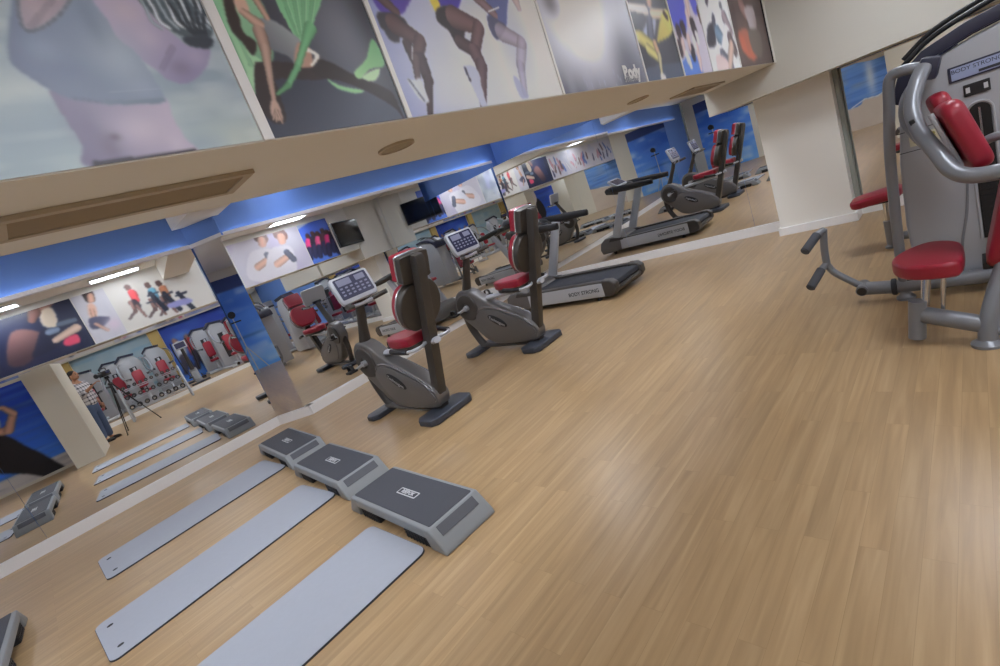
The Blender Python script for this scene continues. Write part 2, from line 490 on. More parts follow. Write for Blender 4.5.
# ------------------------------------------------------------------ the room
YB = 8.0            # far mirror wall
ZC = 3.27           # ceiling
ZS = 2.17           # underside of the long bulkhead
XF, XK = -1.615, -2.45   # front and back faces of the bulkhead
A1A, A1B = np.array([-7.53, -1.0]), np.array([-7.32, 2.10])
P1 = np.array([-7.44, 0.6, 0.14]); N1 = nrm_a(4.3, 0.6)
P3 = np.array([-6.99, 4.0, 0.14]); N3 = nrm_a(-0.5, 0.5)
PF = np.array([-7.14, 2.265, 0.14]); NF = nrm_a(51.5, 0.8)
PBL = np.array([-4.0, YB, 0.14]); NB = nrm_b(-2.0, 0.0)
PBR = np.array([-0.6, YB, 0.14]); NBR = nrm_b(0.0, 0.3)
M1 = mirror_plane(P1, N1); M3 = mirror_plane(P3, N3); MF = mirror_plane(PF, NF)
MBL = mirror_plane(PBL, NB); MBR = mirror_plane(PBR, NBR)

mb = MB(); mb.box((0.0, 0.35, -0.05), (16.4, 16.1, 0.1)); struct('floor', mb, WOOD, smooth=False)
mb = MB(); mb.box((0.1, 0.35, ZC+0.06), (16.2, 16.1, 0.12)); struct('ceiling', mb, CEILM, smooth=False)
# left wall (behind the mirrors) with its blue band above
def wall_run(mb, pts, z0, z1, t=0.1, side=1):
    for a, b in zip(pts, pts[1:]):
        a = Vector((*a, 0)); b = Vector((*b, 0)); d = (b-a).normalized(); n = Vector((d.y, -d.x, 0))
        c = (a+b)/2 - n*(t/2)*side
        mb.box((c.x, c.y, (z0+z1)/2), ((b-a).length+0.02, t, z1-z0), rot=math.atan2(d.y, d.x))
LW = [(-8.10, -7.6), (-7.41, 2.13), (-7.05, 2.44), (-7.11, 8.3)]
mb = MB(); wall_run(mb, LW, 0, ZC, 0.12); struct('wall_left', mb, BLUE, smooth=False)
mb = MB(); mb.box((-4.9, YB+0.22, ZC/2), (6.6, 0.12, ZC)); mb.box((3.2, YB+0.22, ZC/2), (9.8, 0.12, ZC)); struct('wall_far', mb, BLUE, smooth=False)
mb = MB(); mb.box((0.1, -7.6, ZC/2), (16.2, 0.12, ZC)); struct('wall_back', mb, CREAM, smooth=False)
mb = MB(); mb.box((8.0, 0.3, ZC/2), (0.12, 16.2, ZC)); struct('wall_right', mb, CREAM, smooth=False)
# blue paint band ends in a slim white rail over the mirrors
mb = MB()
def rail(mb, a, b, z, w, h):
    a = Vector((*a, 0)); b = Vector((*b, 0)); d = (b-a).normalized(); n = Vector((d.y, -d.x, 0)); c = (a+b)/2+n*w/2
    mb.box((c.x, c.y, z), ((b-a).length, w, h), rot=math.atan2(d.y, d.x))
    c = (a+b)/2+n*w; mb.box((c.x, c.y, z+0.018), ((b-a).length, 0.006, 0.048), rot=math.atan2(d.y, d.x))
rail(mb, (-7.98, -6.0), (-7.40, 2.11), 2.668, 0.08, 0.012); rail(mb, (-7.45, 2.10), (-7.00, 2.45), 2.668, 0.04, 0.012); rail(mb, (-7.05, 2.45), (-7.10, 7.95), 2.668, 0.06, 0.012)
struct('trim_1', mb, WHITE, smooth=False)

# bulkhead that carries the posters
mb = MB(); mb.box(((XF+XK)/2, -0.19, (ZS+ZC)/2), (XF-XK, 14.68, ZC-ZS)); struct('wall_bulkhead', mb, SOFFIT, smooth=False)
# header beam over the far wall, its lower edge just above eye height
mb = MB(); mb.box((0.06, 7.64, (1.87+ZC)/2), (5.08, 0.98, ZC-1.87)); mb.box((1.35, 7.12, (1.885+ZC)/2), (2.72, 0.10, ZC-1.885)); struct('wall_header', mb, GREYWALL, smooth=False)
# column between the two far mirrors
mb = MB(); mb.box((-1.66, 7.85, 0.935), (0.86, 0.36, 1.87)); struct('trim_2', mb, COLW, smooth=False)
mb = MB(); mb.box((-1.66, 7.83, 0.055), (0.92, 0.38, 0.11), bevel=0.004); struct('baseboard_column', mb, WHITE, smooth=False)
mb = MB(); mb.box((-1.205, 7.90, 1.0), (0.045, 0.10, 1.74)); struct('trim_3', mb, mat('grey_green_frame', (150, 154, 146), 0.5), smooth=False)
# stub beam at the kink of the left wall
mb = MB(); mb.box((-4.9, 2.27, (2.94+ZC)/2), (4.95, 0.50, ZC-2.94)); struct('trim_4', mb, CEILM, smooth=False)
# white plinths under the mirrors
mb = MB(); wall_run(mb, [(-7.74, -5.0), tuple(A1A), tuple(A1B), (-6.90, 2.43), (-7.06, 5.8), (-7.10, 7.93)], 0.0, 0.135, 0.10); struct('baseboard_left', mb, WHITE, smooth=False)
mb = MB(); wall_run(mb, [(-7.10, 7.86), (-2.08, 8.035)], 0, 0.135, 0.10); struct('baseboard_far', mb, WHITE, smooth=False)
mb = MB(); mb.box((1.2, YB+0.03, 0.0675), (4.8, 0.10, 0.135)); struct('baseboard_header', mb, WHITE, smooth=False)
# partition pillar under the bulkhead, off to the left
mb = MB(); mb.box((-0.75, -0.66, ZS/2), (1.5, 0.50, ZS), bevel=0.004); mb.box((-0.45, -3.0, ZS/2), (0.2, 4.2, ZS)); struct('wall_partition', mb, CREAM, smooth=False)
# raised exercise deck along the right side
mb = MB(); mb.box((6.25, 3.4, 0.07), (3.3, 8.8, 0.14)); struct('trim_5', mb, WHITE, smooth=False)
mb = MB(); mb.box((6.27, 3.4, 0.145), (3.26, 8.7, 0.012)); struct('floor_deck', mb, WOOD, smooth=False)

# ------------------------------------------------------------------ mirrors
def pane(name, label, p, n, s0, s1, z0, z1, group=None):
    """mirror pane on the plane (p, n); s runs horizontally along it from p"""
    n = Vector(n); h = Vector((0, 0, 1)).cross(n).normalized(); u = n.cross(h)
    if u.z < 0: u = -u
    o = Vector(p); t = 0.006
    tmp = MB()
    C0 = [o+h*s+u*((z-o.z)/u.z) for s, z in ((s0, z0), (s1, z0), (s1, z1), (s0, z1))]
    ctr = sum(C0, Vector())/4
    M = Matrix(((h.x, u.x, n.x, ctr.x), (h.y, u.y, n.y, ctr.y), (h.z, u.z, n.z, ctr.z), (0, 0, 0, 1)))
    tb = bmesh.new(); bmesh.ops.create_cube(tb, size=1)
    bmesh.ops.scale(tb, vec=(abs(s1-s0), (z1-z0)/u.z, t), verts=tb.verts)
    for f in tb.faces: f.material_index = 0
    bmesh.ops.transform(tb, matrix=Matrix.Translation((0, 0, -t/2)), verts=tb.verts)
    ob = tmp._merge(tb).build(name, MIRROR, None, smooth=False)
    ob.data.transform(Matrix.Translation((0, 0, 0)))
    ob.matrix_world = M
    return tag(ob, label, 'mirror', group)
h1 = np.cross([0, 0, 1], N1); 
def s_of(p, n, pt):
    h = np.cross([0, 0, 1], n); h = h/np.linalg.norm(h); return float((np.array([*pt, p[2]])-p) @ h)
sA = s_of(P1, N1, (-7.53, -0.52)); sE = s_of(P1, N1, (-7.326, 2.117)); s0 = s_of(P1, N1, (-7.72, -4.5))
G = 0.0012
pane('wall_mirror', 'tall wall mirror at left frame edge, seam beside the dancer mural reflection', P1, N1, s0, sA-(G if sA > s0 else -G), 0.13, 2.66)
pane('wall_mirror', 'wide wall mirror reflecting the three mats and the cameraman', P1, N1, sA+(G if sE > sA else -G), sE, 0.13, 2.66)
f0 = s_of(PF, NF, (-7.326, 2.117)); f1 = s_of(PF, NF, (-6.976, 2.395))
pane('wall_mirror', 'narrow angled mirror strip at the wall kink reflecting the blue sky mural', PF, NF, f0, f1, 0.13, 2.66)
a0 = s_of(P3, N3, (-6.976, 2.395)); a1 = s_of(P3, N3, (-6.98, 4.93)); a2 = s_of(P3, N3, (-6.98, 6.0)); a3 = s_of(P3, N3, (-6.98, 7.96))
sg = 1 if a1 > a0 else -1
pane('wall_mirror', 'wall mirror behind the nearest exercise bike, right of the kink', P3, N3, a0, a1-G*sg, 0.13, 2.66)
pane('wall_mirror', 'wall mirror pane behind the console of the farther bike', P3, N3, a1+G*sg, a2-G*sg, 0.13, 2.66)
pane('wall_mirror', 'wall mirror pane ending at the room corner behind the treadmill', P3, N3, a2+G*sg, a3, 0.13, 2.66)
b0 = s_of(PBL, NB, (-7.02, YB)); b1 = s_of(PBL, NB, (-4.62, YB)); b2 = s_of(PBL, NB, (-2.53, YB)); b3 = s_of(PBL, NB, (-2.09, YB))
sg = 1 if b1 > b0 else -1
pane('wall_mirror', 'far wall mirror right of the room corner behind the treadmill rails', PBL, NB, b0, b1-G*sg, 0.13, 2.57)
pane('wall_mirror', 'far wall mirror reflecting both bikes and the treadmill side', PBL, NB, b1+G*sg, b2-G*sg, 0.13, 3.24)
pane('wall_mirror', 'slim far wall mirror strip against the white column', PBL, NB, b2+G*sg, b3, 0.13, 1.86)
c0 = s_of(PBR, NBR, (-1.20, YB)); c1 = s_of(PBR, NBR, (2.5, YB))
pane('wall_mirror', 'far wall mirror right of the column reflecting the ocean mural', PBR, NBR, c0, c1, 0.13, 1.86)

# ------------------------------------------------------------------ lights
def ceiling_light(x, y, sx, sy, label, z=ZC, group='square ceiling light panels'):
    t = thing('ceiling_light', label, 'ceiling light', (x, y, z), 0, group)
    m_ = MB()
    for sxn in (-1, 1):
        m_.box((sxn*(sx/2+0.015), 0, -0.015), (0.03, sy+0.06, 0.03)); m_.box((0, sxn*(sy/2+0.015), -0.015), (sx, 0.03, 0.03))
    m_.build('frame', WHITE, t, smooth=False)
    m_ = MB(); m_.box((0, 0, -0.008), (sx, sy, 0.010)); m_.build('diffuser', LAMPW, t, smooth=False)
    return t
GL = 'square white ceiling light panel, out of frame above the main floor'
for x, y in ((0.6, 0.8), (0.6, 3.4), (-0.25, 5.8), (3.2, 0.8), (3.2, 3.4), (3.2, 6.0), (0.6, -3.0), (3.4, -3.0), (5.6, 0.8), (5.6, 3.4), (5.6, 6.0), (-4.6, -5.4), (-1.0, -5.4), (5.6, -3.0)):  # right-side and rear panels added to brighten the plinths and back mural
    ceiling_light(x, y, 0.62, 0.62, GL)
GS = 'slim white ceiling light between the poster beam and mirrors'
for x, y in ((-2.9, -3.0), (-2.9, -0.6), (-2.9, 1.3), (-2.9, 3.4), (-4.7, 5.6), (-4.9, 0.4), (-2.9, 5.4)):  # row behind the bulkhead added to brighten plinths and mirror wall
    ceiling_light(x, y, 0.40, 0.8, GS, group='slim ceiling lights over the mirror aisle')
for x, y, lb in ((-6.62, 3.35, 'round downlight close to the blue wall behind the bikes'), (-6.95, -0.3, 'round downlight close to the blue wall over the left mirrors'), (-6.3, 7.35, 'round downlight in the corner above the treadmill'), (-3.9, 7.3, 'round downlight over the far mirror')):
    t = thing('downlight', lb, 'downlight', (x, y, ZC), 0, 'round downlights by the blue wall')
    m_ = MB(); m_.lathe([(0.07, -0.002), (0.072, -0.012), (0.09, -0.010), (0.09, 0.0), (0.07, 0.0)]); m_.build('rim', WHITE, t)
    m_ = MB(); m_.lathe([(0.001, -0.006), (0.068, -0.006), (0.068, 0.0), (0.001, 0.0)]); m_.build('lamp_face', SPOTW, t)
for a_, b_, lb in (((-7.97, -6.0), (-7.42, 2.06), 'long white light strip along the rail over the left mirrors'), ((-7.075, 2.5), (-7.10, 7.9), 'white light strip on the rail over the mirrors behind the bikes')):
    m_ = MB(); a_ = Vector((*a_, 0)); b_ = Vector((*b_, 0)); d_ = b_-a_
    m_.box((0, 0, 0), (d_.length, 0.02, 0.012)); o_ = m_.build('light_strip', COVE, smooth=False); c_ = (a_+b_)/2
    o_.location = (c_.x+0.028, c_.y, 2.681); o_.rotation_euler = (0, 0, math.atan2(d_.y, d_.x)); tag(o_, lb, 'light strip')
# world: a closed room, only a trace of ambient
w = bpy.data.worlds.new('World'); SC.world = w; w.use_nodes = True
w.node_tree.nodes['Background'].inputs[0].default_value = (0.6, 0.65, 0.7, 1); w.node_tree.nodes['Background'].inputs[1].default_value = 0.1

# ------------------------------------------------------------------ grilles and speakers in the soffit
def grille(cx, cy, lx, ly, label):
    t = thing('air_vent', label, 'air vent', (cx, cy, ZS))
    m_ = MB(); fw = 0.035
    for s in (-1, 1):
        m_.box((s*(lx/2-fw/2), 0, -0.008), (fw, ly, 0.016), bevel=0.003); m_.box((0, s*(ly/2-fw/2), -0.008), (lx-2*fw, fw, 0.016), bevel=0.003)
    m_.build('frame', GRILL, t, smooth=False)
    m_ = MB(); m_.box((0, 0, -0.001), (lx-2*fw, ly-2*fw, 0.002)); m_.build('backing', BLACK, t, smooth=False)
    n = 18
    for i in range(n):
        m_ = MB(); m_.box((-lx/2+fw+(i+0.5)*(lx-2*fw)/n, 0, -0.008), (0.0025, ly-2*fw, 0.0075), rot=Matrix.Rotation(R(50), 3, 'Y')); m_.build('slat', GRILLD, t, smooth=False)
    return t
grille(-2.055, 0.50, 0.275, 0.76, 'long louvred air vent grille in the beige soffit, nearest camera')
grille(-2.14, 6.05, 0.27, 0.95, 'louvred air vent grille in the soffit at the far column end')
def speaker(cx, cy, r, label):
    t = thing('ceiling_speaker', label, 'speaker', (cx, cy, ZS))
    m_ = MB(); m_.lathe([(r*0.86, -0.003), (r*0.88, -0.012), (r, -0.010), (r, 0.0), (r*0.86, 0.0)]); m_.build('rim', GRILL, t)
    m_ = MB(); m_.lathe([(0.001, -0.008), (r*0.5, -0.0075), (r*0.87, -0.005), (r*0.87, 0.0), (0.001, 0.0)]); m_.build('mesh_cover', mat('speaker_mesh', (160, 148, 126), 0.6, bump=0.6, bscale=900), t)
speaker(-2.01, 1.64, 0.095, 'round flush ceiling speaker in the soffit under the runner poster')
speaker(-2.05, 4.38, 0.095, 'round flush ceiling speaker in the soffit farther along')

# ------------------------------------------------------------------ posters on the front of the bulkhead (print coordinates: metres along Y and Z)
def front_pic(y0, y1, cell, bg):
    p = Pic(y0, y1, ZS+0.004, ZC-0.004, cell, bg)
    return p
def fpx(kx, ox=0.0, oy=0.0, ky=None):
    ky = ky or kx
    def c(q):
        P = at(ox+q[0]/kx, oy+q[1]/ky, 0, XF)
        return (P[1], P[2])
    return c
FRONT = lambda a, b, t: (XF+0.0046+t, a, b)
GAIN = 1.0
YD = [-0.55, 0.83, 1.435, 2.58, 3.66, 4.34, 4.99, 5.80, 6.98]   # seams between the posters
GP = 'posters along the front of the bulkhead'

# 1 torso in a grey sports top before a cloudy sky
p = front_pic(YD[0], YD[1]-0.02, 0.0038, (150, 165, 170)); p.conv = fpx(4.757)
p.grad((400, -200), (400, 800), (124, 138, 150), (170, 188, 196))
p.noise(0.35, 0.16, 0.65, (186, 194, 184), 3); p.noise(0.22, 0.10, 0.45, (130, 150, 172), 4); p.noise(0.16, 0.05, 0.4, (200, 208, 208), 8); p.noise(0.09, 0.03, 0.25, (214, 220, 218), 18)
skin = (180, 172, 192)
p.poly([(250, 420), (268, 500), (330, 600), (390, 690), (440, 800), (930, 745), (880, 660), (820, 560), (770, 460), (500, 440)], skin, shade=((800, 560), (330, 620), (124, 120, 150)))
p.glow((660, 620), 120, 90, (204, 194, 208), 0.6); p.glow((520, 700), 44, 70, (118, 112, 136), 0.6); p.glow((400, 600), 60, 80, (118, 114, 144), 0.5); p.glow((840, 690), 40, 60, (196, 190, 206), 0.5); p.glow((545, 655), 26, 20, (98, 90, 112), 0.6)
p.poly([(436, 770), (700, 742), (925, 706), (940, 728), (930, 735), (700, 768), (446, 796)], (60, 58, 70), smooth=False)
p.poly([(86, -60), (80, 40), (92, 120), (126, 156), (190, 138), (265, 90), (345, 0), (360, -60)], (158, 146, 160)); p.glow((170, 40), 50, 60, (176, 162, 170), 0.6); p.limb((250, 0), (150, 130), 10, 16, (126, 118, 134), 0.2, 0.5)
p.poly([(430, -60), (640, -60), (760, 100), (850, 190), (900, 220), (990, 228), (988, 300), (940, 370), (872, 402), (790, 378), (740, 335), (640, 270), (540, 170), (430, 20)], (172, 164, 188), shade=((560, 60), (900, 400), (136, 130, 164)))
p.glow((600, 60), 70, 60, (186, 174, 188), 0.6); p.glow((700, 180), 60, 60, (188, 178, 194), 0.5); p.glow((860, 330), 50, 40, (120, 114, 138), 0.6); p.limb((820, 230), (770, 330), 14, 10, (124, 118, 148), 0.2, 0.5); p.glow((930, 270), 40, 40, (168, 160, 182), 0.5)
p.poly([(60, -40), (50, 60), (38, 170), (40, 260), (66, 320), (150, 378), (235, 430), (340, 476), (480, 492), (640, 494), (774, 484), (772, 440), (735, 385), (690, 310), (630, 240), (560, 188), (510, 100), (440, 10), (400, -60), (360, -60), (300, 50), (230, 112), (160, 146), (120, 140), (98, 100), (86, 40), (84, -40)], (134, 148, 170), shade=((600, 260), (60, 330), (106, 118, 148)))
p.glow((560, 270), 110, 120, (162, 176, 190), 0.65); p.glow((280, 340), 110, 60, (106, 120, 150), 0.6); p.glow((440, 400), 80, 60, (112, 126, 152), 0.45); p.glow((420, 90), 40, 120, (116, 130, 154), 0.7); p.glow((200, 230), 80, 70, (142, 156, 180), 0.5); p.glow((680, 420), 60, 40, (150, 164, 184), 0.5)
p.poly([(500, 478), (640, 480), (772, 470), (776, 490), (640, 500), (490, 498)], (118, 132, 154)); p.limb((520, 440), (760, 425), 3, 3, (160, 172, 188), 0.2, 0.6); p.limb((350, 470), (480, 490), 6, 5, (104, 114, 136), 0.2, 0.6)
hem = catmull([(84, -60), (86, 40), (98, 104), (122, 146), (162, 150), (232, 116), (302, 52), (364, -60)], 10)
for a_, b_ in zip(hem, hem[1:]): p.limb(a_, b_, 4, 4, (98, 106, 118), 0.1)
p.poly([(640, -60), (720, 70), (780, 130), (850, 170), (900, 180), (1000, 182), (1010, 60), (980, -60)], (72, 84, 94))
for k in range(9):
    r_ = np.random.RandomState(k); x = 640+k*38
    q_ = catmull([(x, -40), (x+40+r_.rand()*20, 40), (x+80, 90+r_.rand()*20), (x+130, 140)], 5)
    for a_, b_ in zip(q_, q_[1:]): p.limb(a_, b_, 7, 7, (206, 214, 224) if k % 2 else (150, 164, 178), 0.3, 0.8)
for k in range(5): 
    q_ = catmull([(760+k*50, -40), (830+k*34, 60), (880+k*22, 130), (930+k*12, 172)], 5)
    for a_, b_ in zip(q_, q_[1:]): p.limb(a_, b_, 8, 6, (44, 52, 62), 0.2, 0.8)
p.poly([(870, 178), (1000, 180), (1000, 232), (900, 222)], (50, 58, 70))
tag(p.build('poster', FRONT, 0.004), 'first poster at top left, torso in grey sports top against clouds', 'poster', GP)

# 2 dancer with green cloth
p = front_pic(YD[1]+0.02, YD[2]-0.012, 0.0036, (58, 60, 70)); p.conv = fpx(4.545, 200)
p.glow((660, 150), 190, 240, (108, 112, 126), 1.0); p.glow((760, 60), 80, 200, (38, 40, 50), 0.7)
p.poly([(330, 350), (700, 380), (1000, 560), (1000, 760), (230, 760), (240, 460)], (56, 60, 74), soft=3, shade=((420, 420), (700, 640), (78, 84, 100)))
p.poly([(-20, -60), (200, -60), (300, 60), (330, 280), (252, 300), (250, 440), (205, 440), (60, 160)], (138, 182, 150), soft=4, shade=((60, 60), (300, 300), (110, 154, 124)))
p.poly([(20, -40), (140, -40), (112, 40), (150, 150), (205, 220), (290, 285), (335, 285), (252, 300), (248, 440), (212, 440), (120, 210)], (130, 180, 146), soft=2, shade=((60, 60), (250, 380), (158, 196, 160)))
for a, b in (((60, 20), (200, 330)), ((90, -20), (230, 300)), ((120, 160), (235, 420))): p.limb(a, b, 6, 10, (108, 158, 124), 0.3, 0.5)
p.poly([(340, -40), (545, -40), (520, 90), (480, 180), (445, 190), (400, 120)], (126, 182, 140), soft=2)
for x0, x1 in ((370, 440), (420, 455), (465, 470), (510, 490)): p.limb((x0, -20), (x1, 170), 9, 5, (104, 160, 120), 0.3, 0.6); p.limb((x0+16, -20), (x1+8, 160), 4, 3, (156, 200, 166), 0.3, 0.6)
p.poly([(330, 282), (430, 290), (520, 310), (610, 350), (500, 366), (350, 362), (356, 420), (390, 545), (330, 560), (262, 470), (246, 300), (280, 286)], (54, 46, 48))
p.poly([(520, 268), (600, 290), (700, 345), (850, 408), (890, 460), (925, 545), (880, 490), (760, 420), (640, 372), (540, 352), (490, 300)], (48, 42, 44))
p.poly([(268, 90), (330, 95), (440, 172), (455, 205), (432, 292), (396, 258), (292, 216), (246, 160)], (138, 144, 150), shade=((400, 150), (320, 230), (98, 102, 110)))
p.poly([(440, 200), (492, 216), (510, 300), (470, 310), (428, 292)], (168, 136, 122))
p.poly([(488, 222), (540, 256), (512, 302), (500, 298), (520, 256), (480, 236)], (226, 226, 222))
p.poly([(108, -30), (190, -30), (160, 30), (176, 80), (196, 150), (254, 196), (240, 256), (190, 196), (140, 140), (112, 50)], (52, 44, 44))
p.poly([(150, -20), (200, 0), (222, 40), (216, 68), (186, 70), (160, 40)], (190, 160, 146)); p.limb((196, 60), (262, 110), 18, 26, (182, 150, 136))
p.limb((240, -20), (300, 80), 18, 14, (176, 146, 132)); p.limb((270, 150), (296, 230), 30, 24, (166, 138, 126))
p.limb((294, 225), (318, 370), 22, 15, (172, 146, 134)); p.limb((318, 370), (336, 468), 15, 12, (168, 142, 130))
p.poly([(322, 462), (352, 470), (370, 520), (376, 546), (362, 552), (340, 546), (318, 512)], (178, 152, 140))
for q in ((330, 548), (345, 556), (372, 560)): p.limb((345, 505), q, 7, 4, (170, 144, 132), 0.4)
p.limb((500, 130), (468, 220), 26, 14, (112, 172, 128), 0.4); p.limb((468, 220), (440, 310), 14, 14, (112, 172, 128), 0.4); p.limb((440, 310), (400, 390), 14, 13, (104, 160, 118), 0.4); p.limb((400, 390), (350, 430), 13, 8, (92, 140, 104), 0.4)
p.poly([(782, 178), (836, 296), (770, 318), (728, 362), (698, 332), (750, 272)], (112, 170, 120), shade=((790, 200), (720, 350), (150, 198, 146)))
p.poly([(735, 350), (812, 312), (802, 362), (770, 372)], (178, 210, 172)); p.poly([(576, 362), (640, 392), (745, 414), (700, 426), (622, 404)], (140, 190, 146))
tag(p.build('poster', FRONT, 0.004), 'second poster, stretching dancer with green cloth on dark grey', 'poster', GP)

# 3 runners
p = front_pic(YD[2]+0.012, YD[3]-0.01, 0.0046, (176, 182, 206)); p.conv = fpx(5.0, 360)
p.grad((60, 400), (700, 300), (122, 132, 182), (206, 210, 224)); p.glow((450, 380), 220, 240, (218, 222, 230), 0.8); p.glow((930, 90), 130, 160, (226, 228, 238), 0.5); p.noise(0.3, 0.3, 0.25, (150, 158, 196), 12)
dk = (92, 70, 74)
p.poly([(60, -60), (260, -60), (236, 30), (196, 78), (100, 62)], (82, 64, 158)); p.limb((100, -10), (175, 60), 26, 20, dk)
p.limb((235, 225), (262, 300), 26, 18, (66, 52, 58)); p.poly([(86, 66), (180, 74), (232, 118), (200, 160), (192, 212), (150, 206), (120, 160), (94, 130)], (52, 48, 58))
p.limb((170, 125), (296, 205), 44, 30, dk); p.limb((298, 210), (280, 300), 30, 28, dk); p.limb((300, 300), (338, 400), 34, 26, (74, 58, 64)); p.limb((338, 400), (350, 590), 24, 13, (70, 56, 62)); p.limb((276, 300), (286, 400), 24, 15, (96, 76, 80))
p.limb((258, 235), (258, 300), 3, 2, (214, 214, 224), 0.1)
p.poly([(232, 398), (262, 404), (300, 394), (322, 450), (342, 512), (316, 512), (284, 486), (258, 446)], (196, 202, 216)); p.limb((240, 400), (320, 506), 4, 4, (96, 104, 130))
p.poly([(340, -60), (500, -60), (486, 46), (440, 40), (380, 20)], (74, 62, 160)); p.poly([(330, -40), (362, -40), (398, 30), (378, 66)], (214, 196, 84))
p.poly([(380, 48), (440, 30), (486, 52), (520, 120), (512, 226), (480, 226), (440, 158), (386, 110)], (50, 46, 52)); p.limb((470, 90), (588, 138), 46, 30, (112, 88, 92)); p.limb((590, 142), (572, 250), 28, 26, (110, 88, 94))
p.limb((500, 215), (560, 250), 30, 28, (84, 68, 74)); p.limb((572, 262), (604, 330), 34, 30, (106, 84, 92)); p.limb((604, 330), (614, 545), 30, 16, (100, 82, 92))
p.poly([(518, 338), (560, 332), (594, 372), (606, 440), (636, 540), (612, 548), (580, 480), (548, 412)], (182, 188, 210)); p.limb((522, 345), (548, 405), 6, 5, (70, 72, 96))
p.poly([(630, -60), (730, -60), (732, 60), (726, 138), (690, 130), (640, 84)], (96, 106, 158)); p.limb((570, -20), (668, 74), 24, 18, (140, 118, 126)); p.limb((640, 60), (690, 40), 4, 4, (216, 218, 228))
p.poly([(636, 80), (700, 110), (726, 140), (690, 200), (662, 180), (640, 130)], (86, 90, 118)); p.limb((706, 165), (806, 216), 36, 24, (164, 156, 176), 0.5, 0.85); p.limb((806, 218), (800, 330), 26, 24, (170, 164, 186), 0.5, 0.7); p.limb((800, 330), (822, 470), 22, 14, (164, 160, 186), 0.5, 0.7)
p.poly([(764, 390), (790, 400), (834, 470), (836, 492), (800, 488)], (158, 164, 194), alpha=0.8); p.limb((760, -30), (790, 40), 26, 14, (184, 160, 160), 0.4, 0.6)
tag(p.build('poster', FRONT, 0.004), 'third poster, legs of three runners on pale lilac', 'poster', GP)

# 4 dark grey, white lamp glare painted into its print, small white words
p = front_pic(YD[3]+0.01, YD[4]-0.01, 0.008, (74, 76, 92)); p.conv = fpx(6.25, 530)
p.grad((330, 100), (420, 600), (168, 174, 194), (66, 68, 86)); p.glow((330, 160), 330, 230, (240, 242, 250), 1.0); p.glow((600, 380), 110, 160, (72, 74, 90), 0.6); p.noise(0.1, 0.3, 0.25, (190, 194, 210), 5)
for k in range(12):
    r_ = np.random.RandomState(k); x = 330+r_.rand()*240; y = 440+r_.rand()*100
    p.limb((x, y), (x+8, y+24), 5, 3, (176, 182, 204), 0.2, 0.5)
p.glow((120, 20), 60, 50, (92, 92, 108), 0.7); p.glow((20, 60), 30, 60, (100, 100, 116), 0.7)
po = tag(p.build('poster', FRONT, 0.004), 'fourth poster, dark grey with painted lamp glare and small white words', 'poster', GP)
c_ = at(530+637/6.25, 452/6.25, 0, XF+0.008); lettering('Body', 0.115, WHITE, po, (XF+0.008, c_[1], c_[2]), (0, 1, 0), (0, 0, 1), bold=0.006)
c_ = at(530+640/6.25, 492/6.25, 0, XF+0.008); lettering('STRONG', 0.055, PLATE, po, (XF+0.008, c_[1], c_[2]), (0, 1, 0), (0, 0, 1))

# 5 high kicker in yellow
p = front_pic(YD[4]+0.01, YD[5]-0.01, 0.011, (62, 64, 76)); p.conv = fpx(6.25, 530)
p.glow((760, 120), 130, 200, (96, 98, 112), 0.8); p.poly([(700, 440), (990, 400), (990, 560), (720, 600)], (84, 94, 116), soft=3)
p.poly([(640, 290), (665, 280), (700, 400), (680, 410), (650, 370)], (200, 206, 222))
p.limb((735, -20), (742, 40), 26, 18, (206, 178, 166)); p.poly([(712, 60), (770, 60), (784, 150), (760, 250), (712, 240), (700, 200), (728, 130)], (176, 184, 206)); p.limb((740, 80), (752, 230), 20, 26, (112, 118, 142))
p.limb((600, 40), (720, 66), 14, 18, (226, 218, 214), 0.3); p.limb((760, 86), (850, 90), 18, 16, (222, 210, 190), 0.3)
p.poly([(820, 90), (868, 70), (888, 160), (876, 220), (832, 250), (792, 262), (800, 190)], (224, 214, 128), shade=((870, 110), (810, 250), (196, 186, 110))); p.limb((836, 86), (852, 110), 12, 10, (70, 60, 54))
p.limb((648, 220), (700, 244), 24, 28, (222, 214, 160)); p.limb((700, 246), (770, 300), 28, 26, (210, 202, 130)); p.limb((738, 310), (800, 362), 22, 18, (212, 204, 140)); p.limb((780, 280), (806, 352), 18, 15, (206, 176, 150)); p.limb((806, 352), (822, 470), 15, 9, (196, 190, 160)); p.poly([(814, 462), (830, 460), (850, 490), (836, 500), (816, 496)], (226, 228, 232))
tag(p.build('poster', FRONT, 0.004), 'fifth poster, high kicker in yellow on dark grey', 'poster', GP)

# 6 dance class
p = front_pic(YD[5]+0.01, YD[6]-0.008, 0.013, (196, 190, 206)); p.conv = fpx(7.14, 640)
p.poly([(170, -40), (290, -40), (330, 200), (290, 240), (230, 170)], (84, 92, 206)); p.poly([(300, 440), (400, 400), (450, 560), (320, 580)], (88, 128, 222)); p.poly([(340, -40), (390, -40), (410, 100), (380, 90)], (96, 100, 204))
for x, y, c in ((270, 220, (66, 52, 66)), (300, 190, (60, 48, 60)), (370, 170, (52, 44, 56)), (385, 215, (62, 50, 62)), (280, 330, (60, 48, 60)), (370, 360, (48, 44, 62)), (420, 90, (90, 66, 70))): p.limb((x, y), (x+12, y+50), 24, 18, c, 0.4)
for x, y in ((330, 100), (300, 300), (340, 270), (400, 330), (420, 420), (330, 20), (250, 280)): p.limb((x, y), (x+16, y+80), 16, 10, (226, 196, 196), 0.3)
for x, y in ((380, 290), (330, 390), (400, 250), (350, 430)): p.limb((x, y), (x+10, y+40), 16, 14, (238, 238, 244), 0.3)
tag(p.build('poster', FRONT, 0.004), 'sixth poster, blue and white dance class group', 'poster', GP)

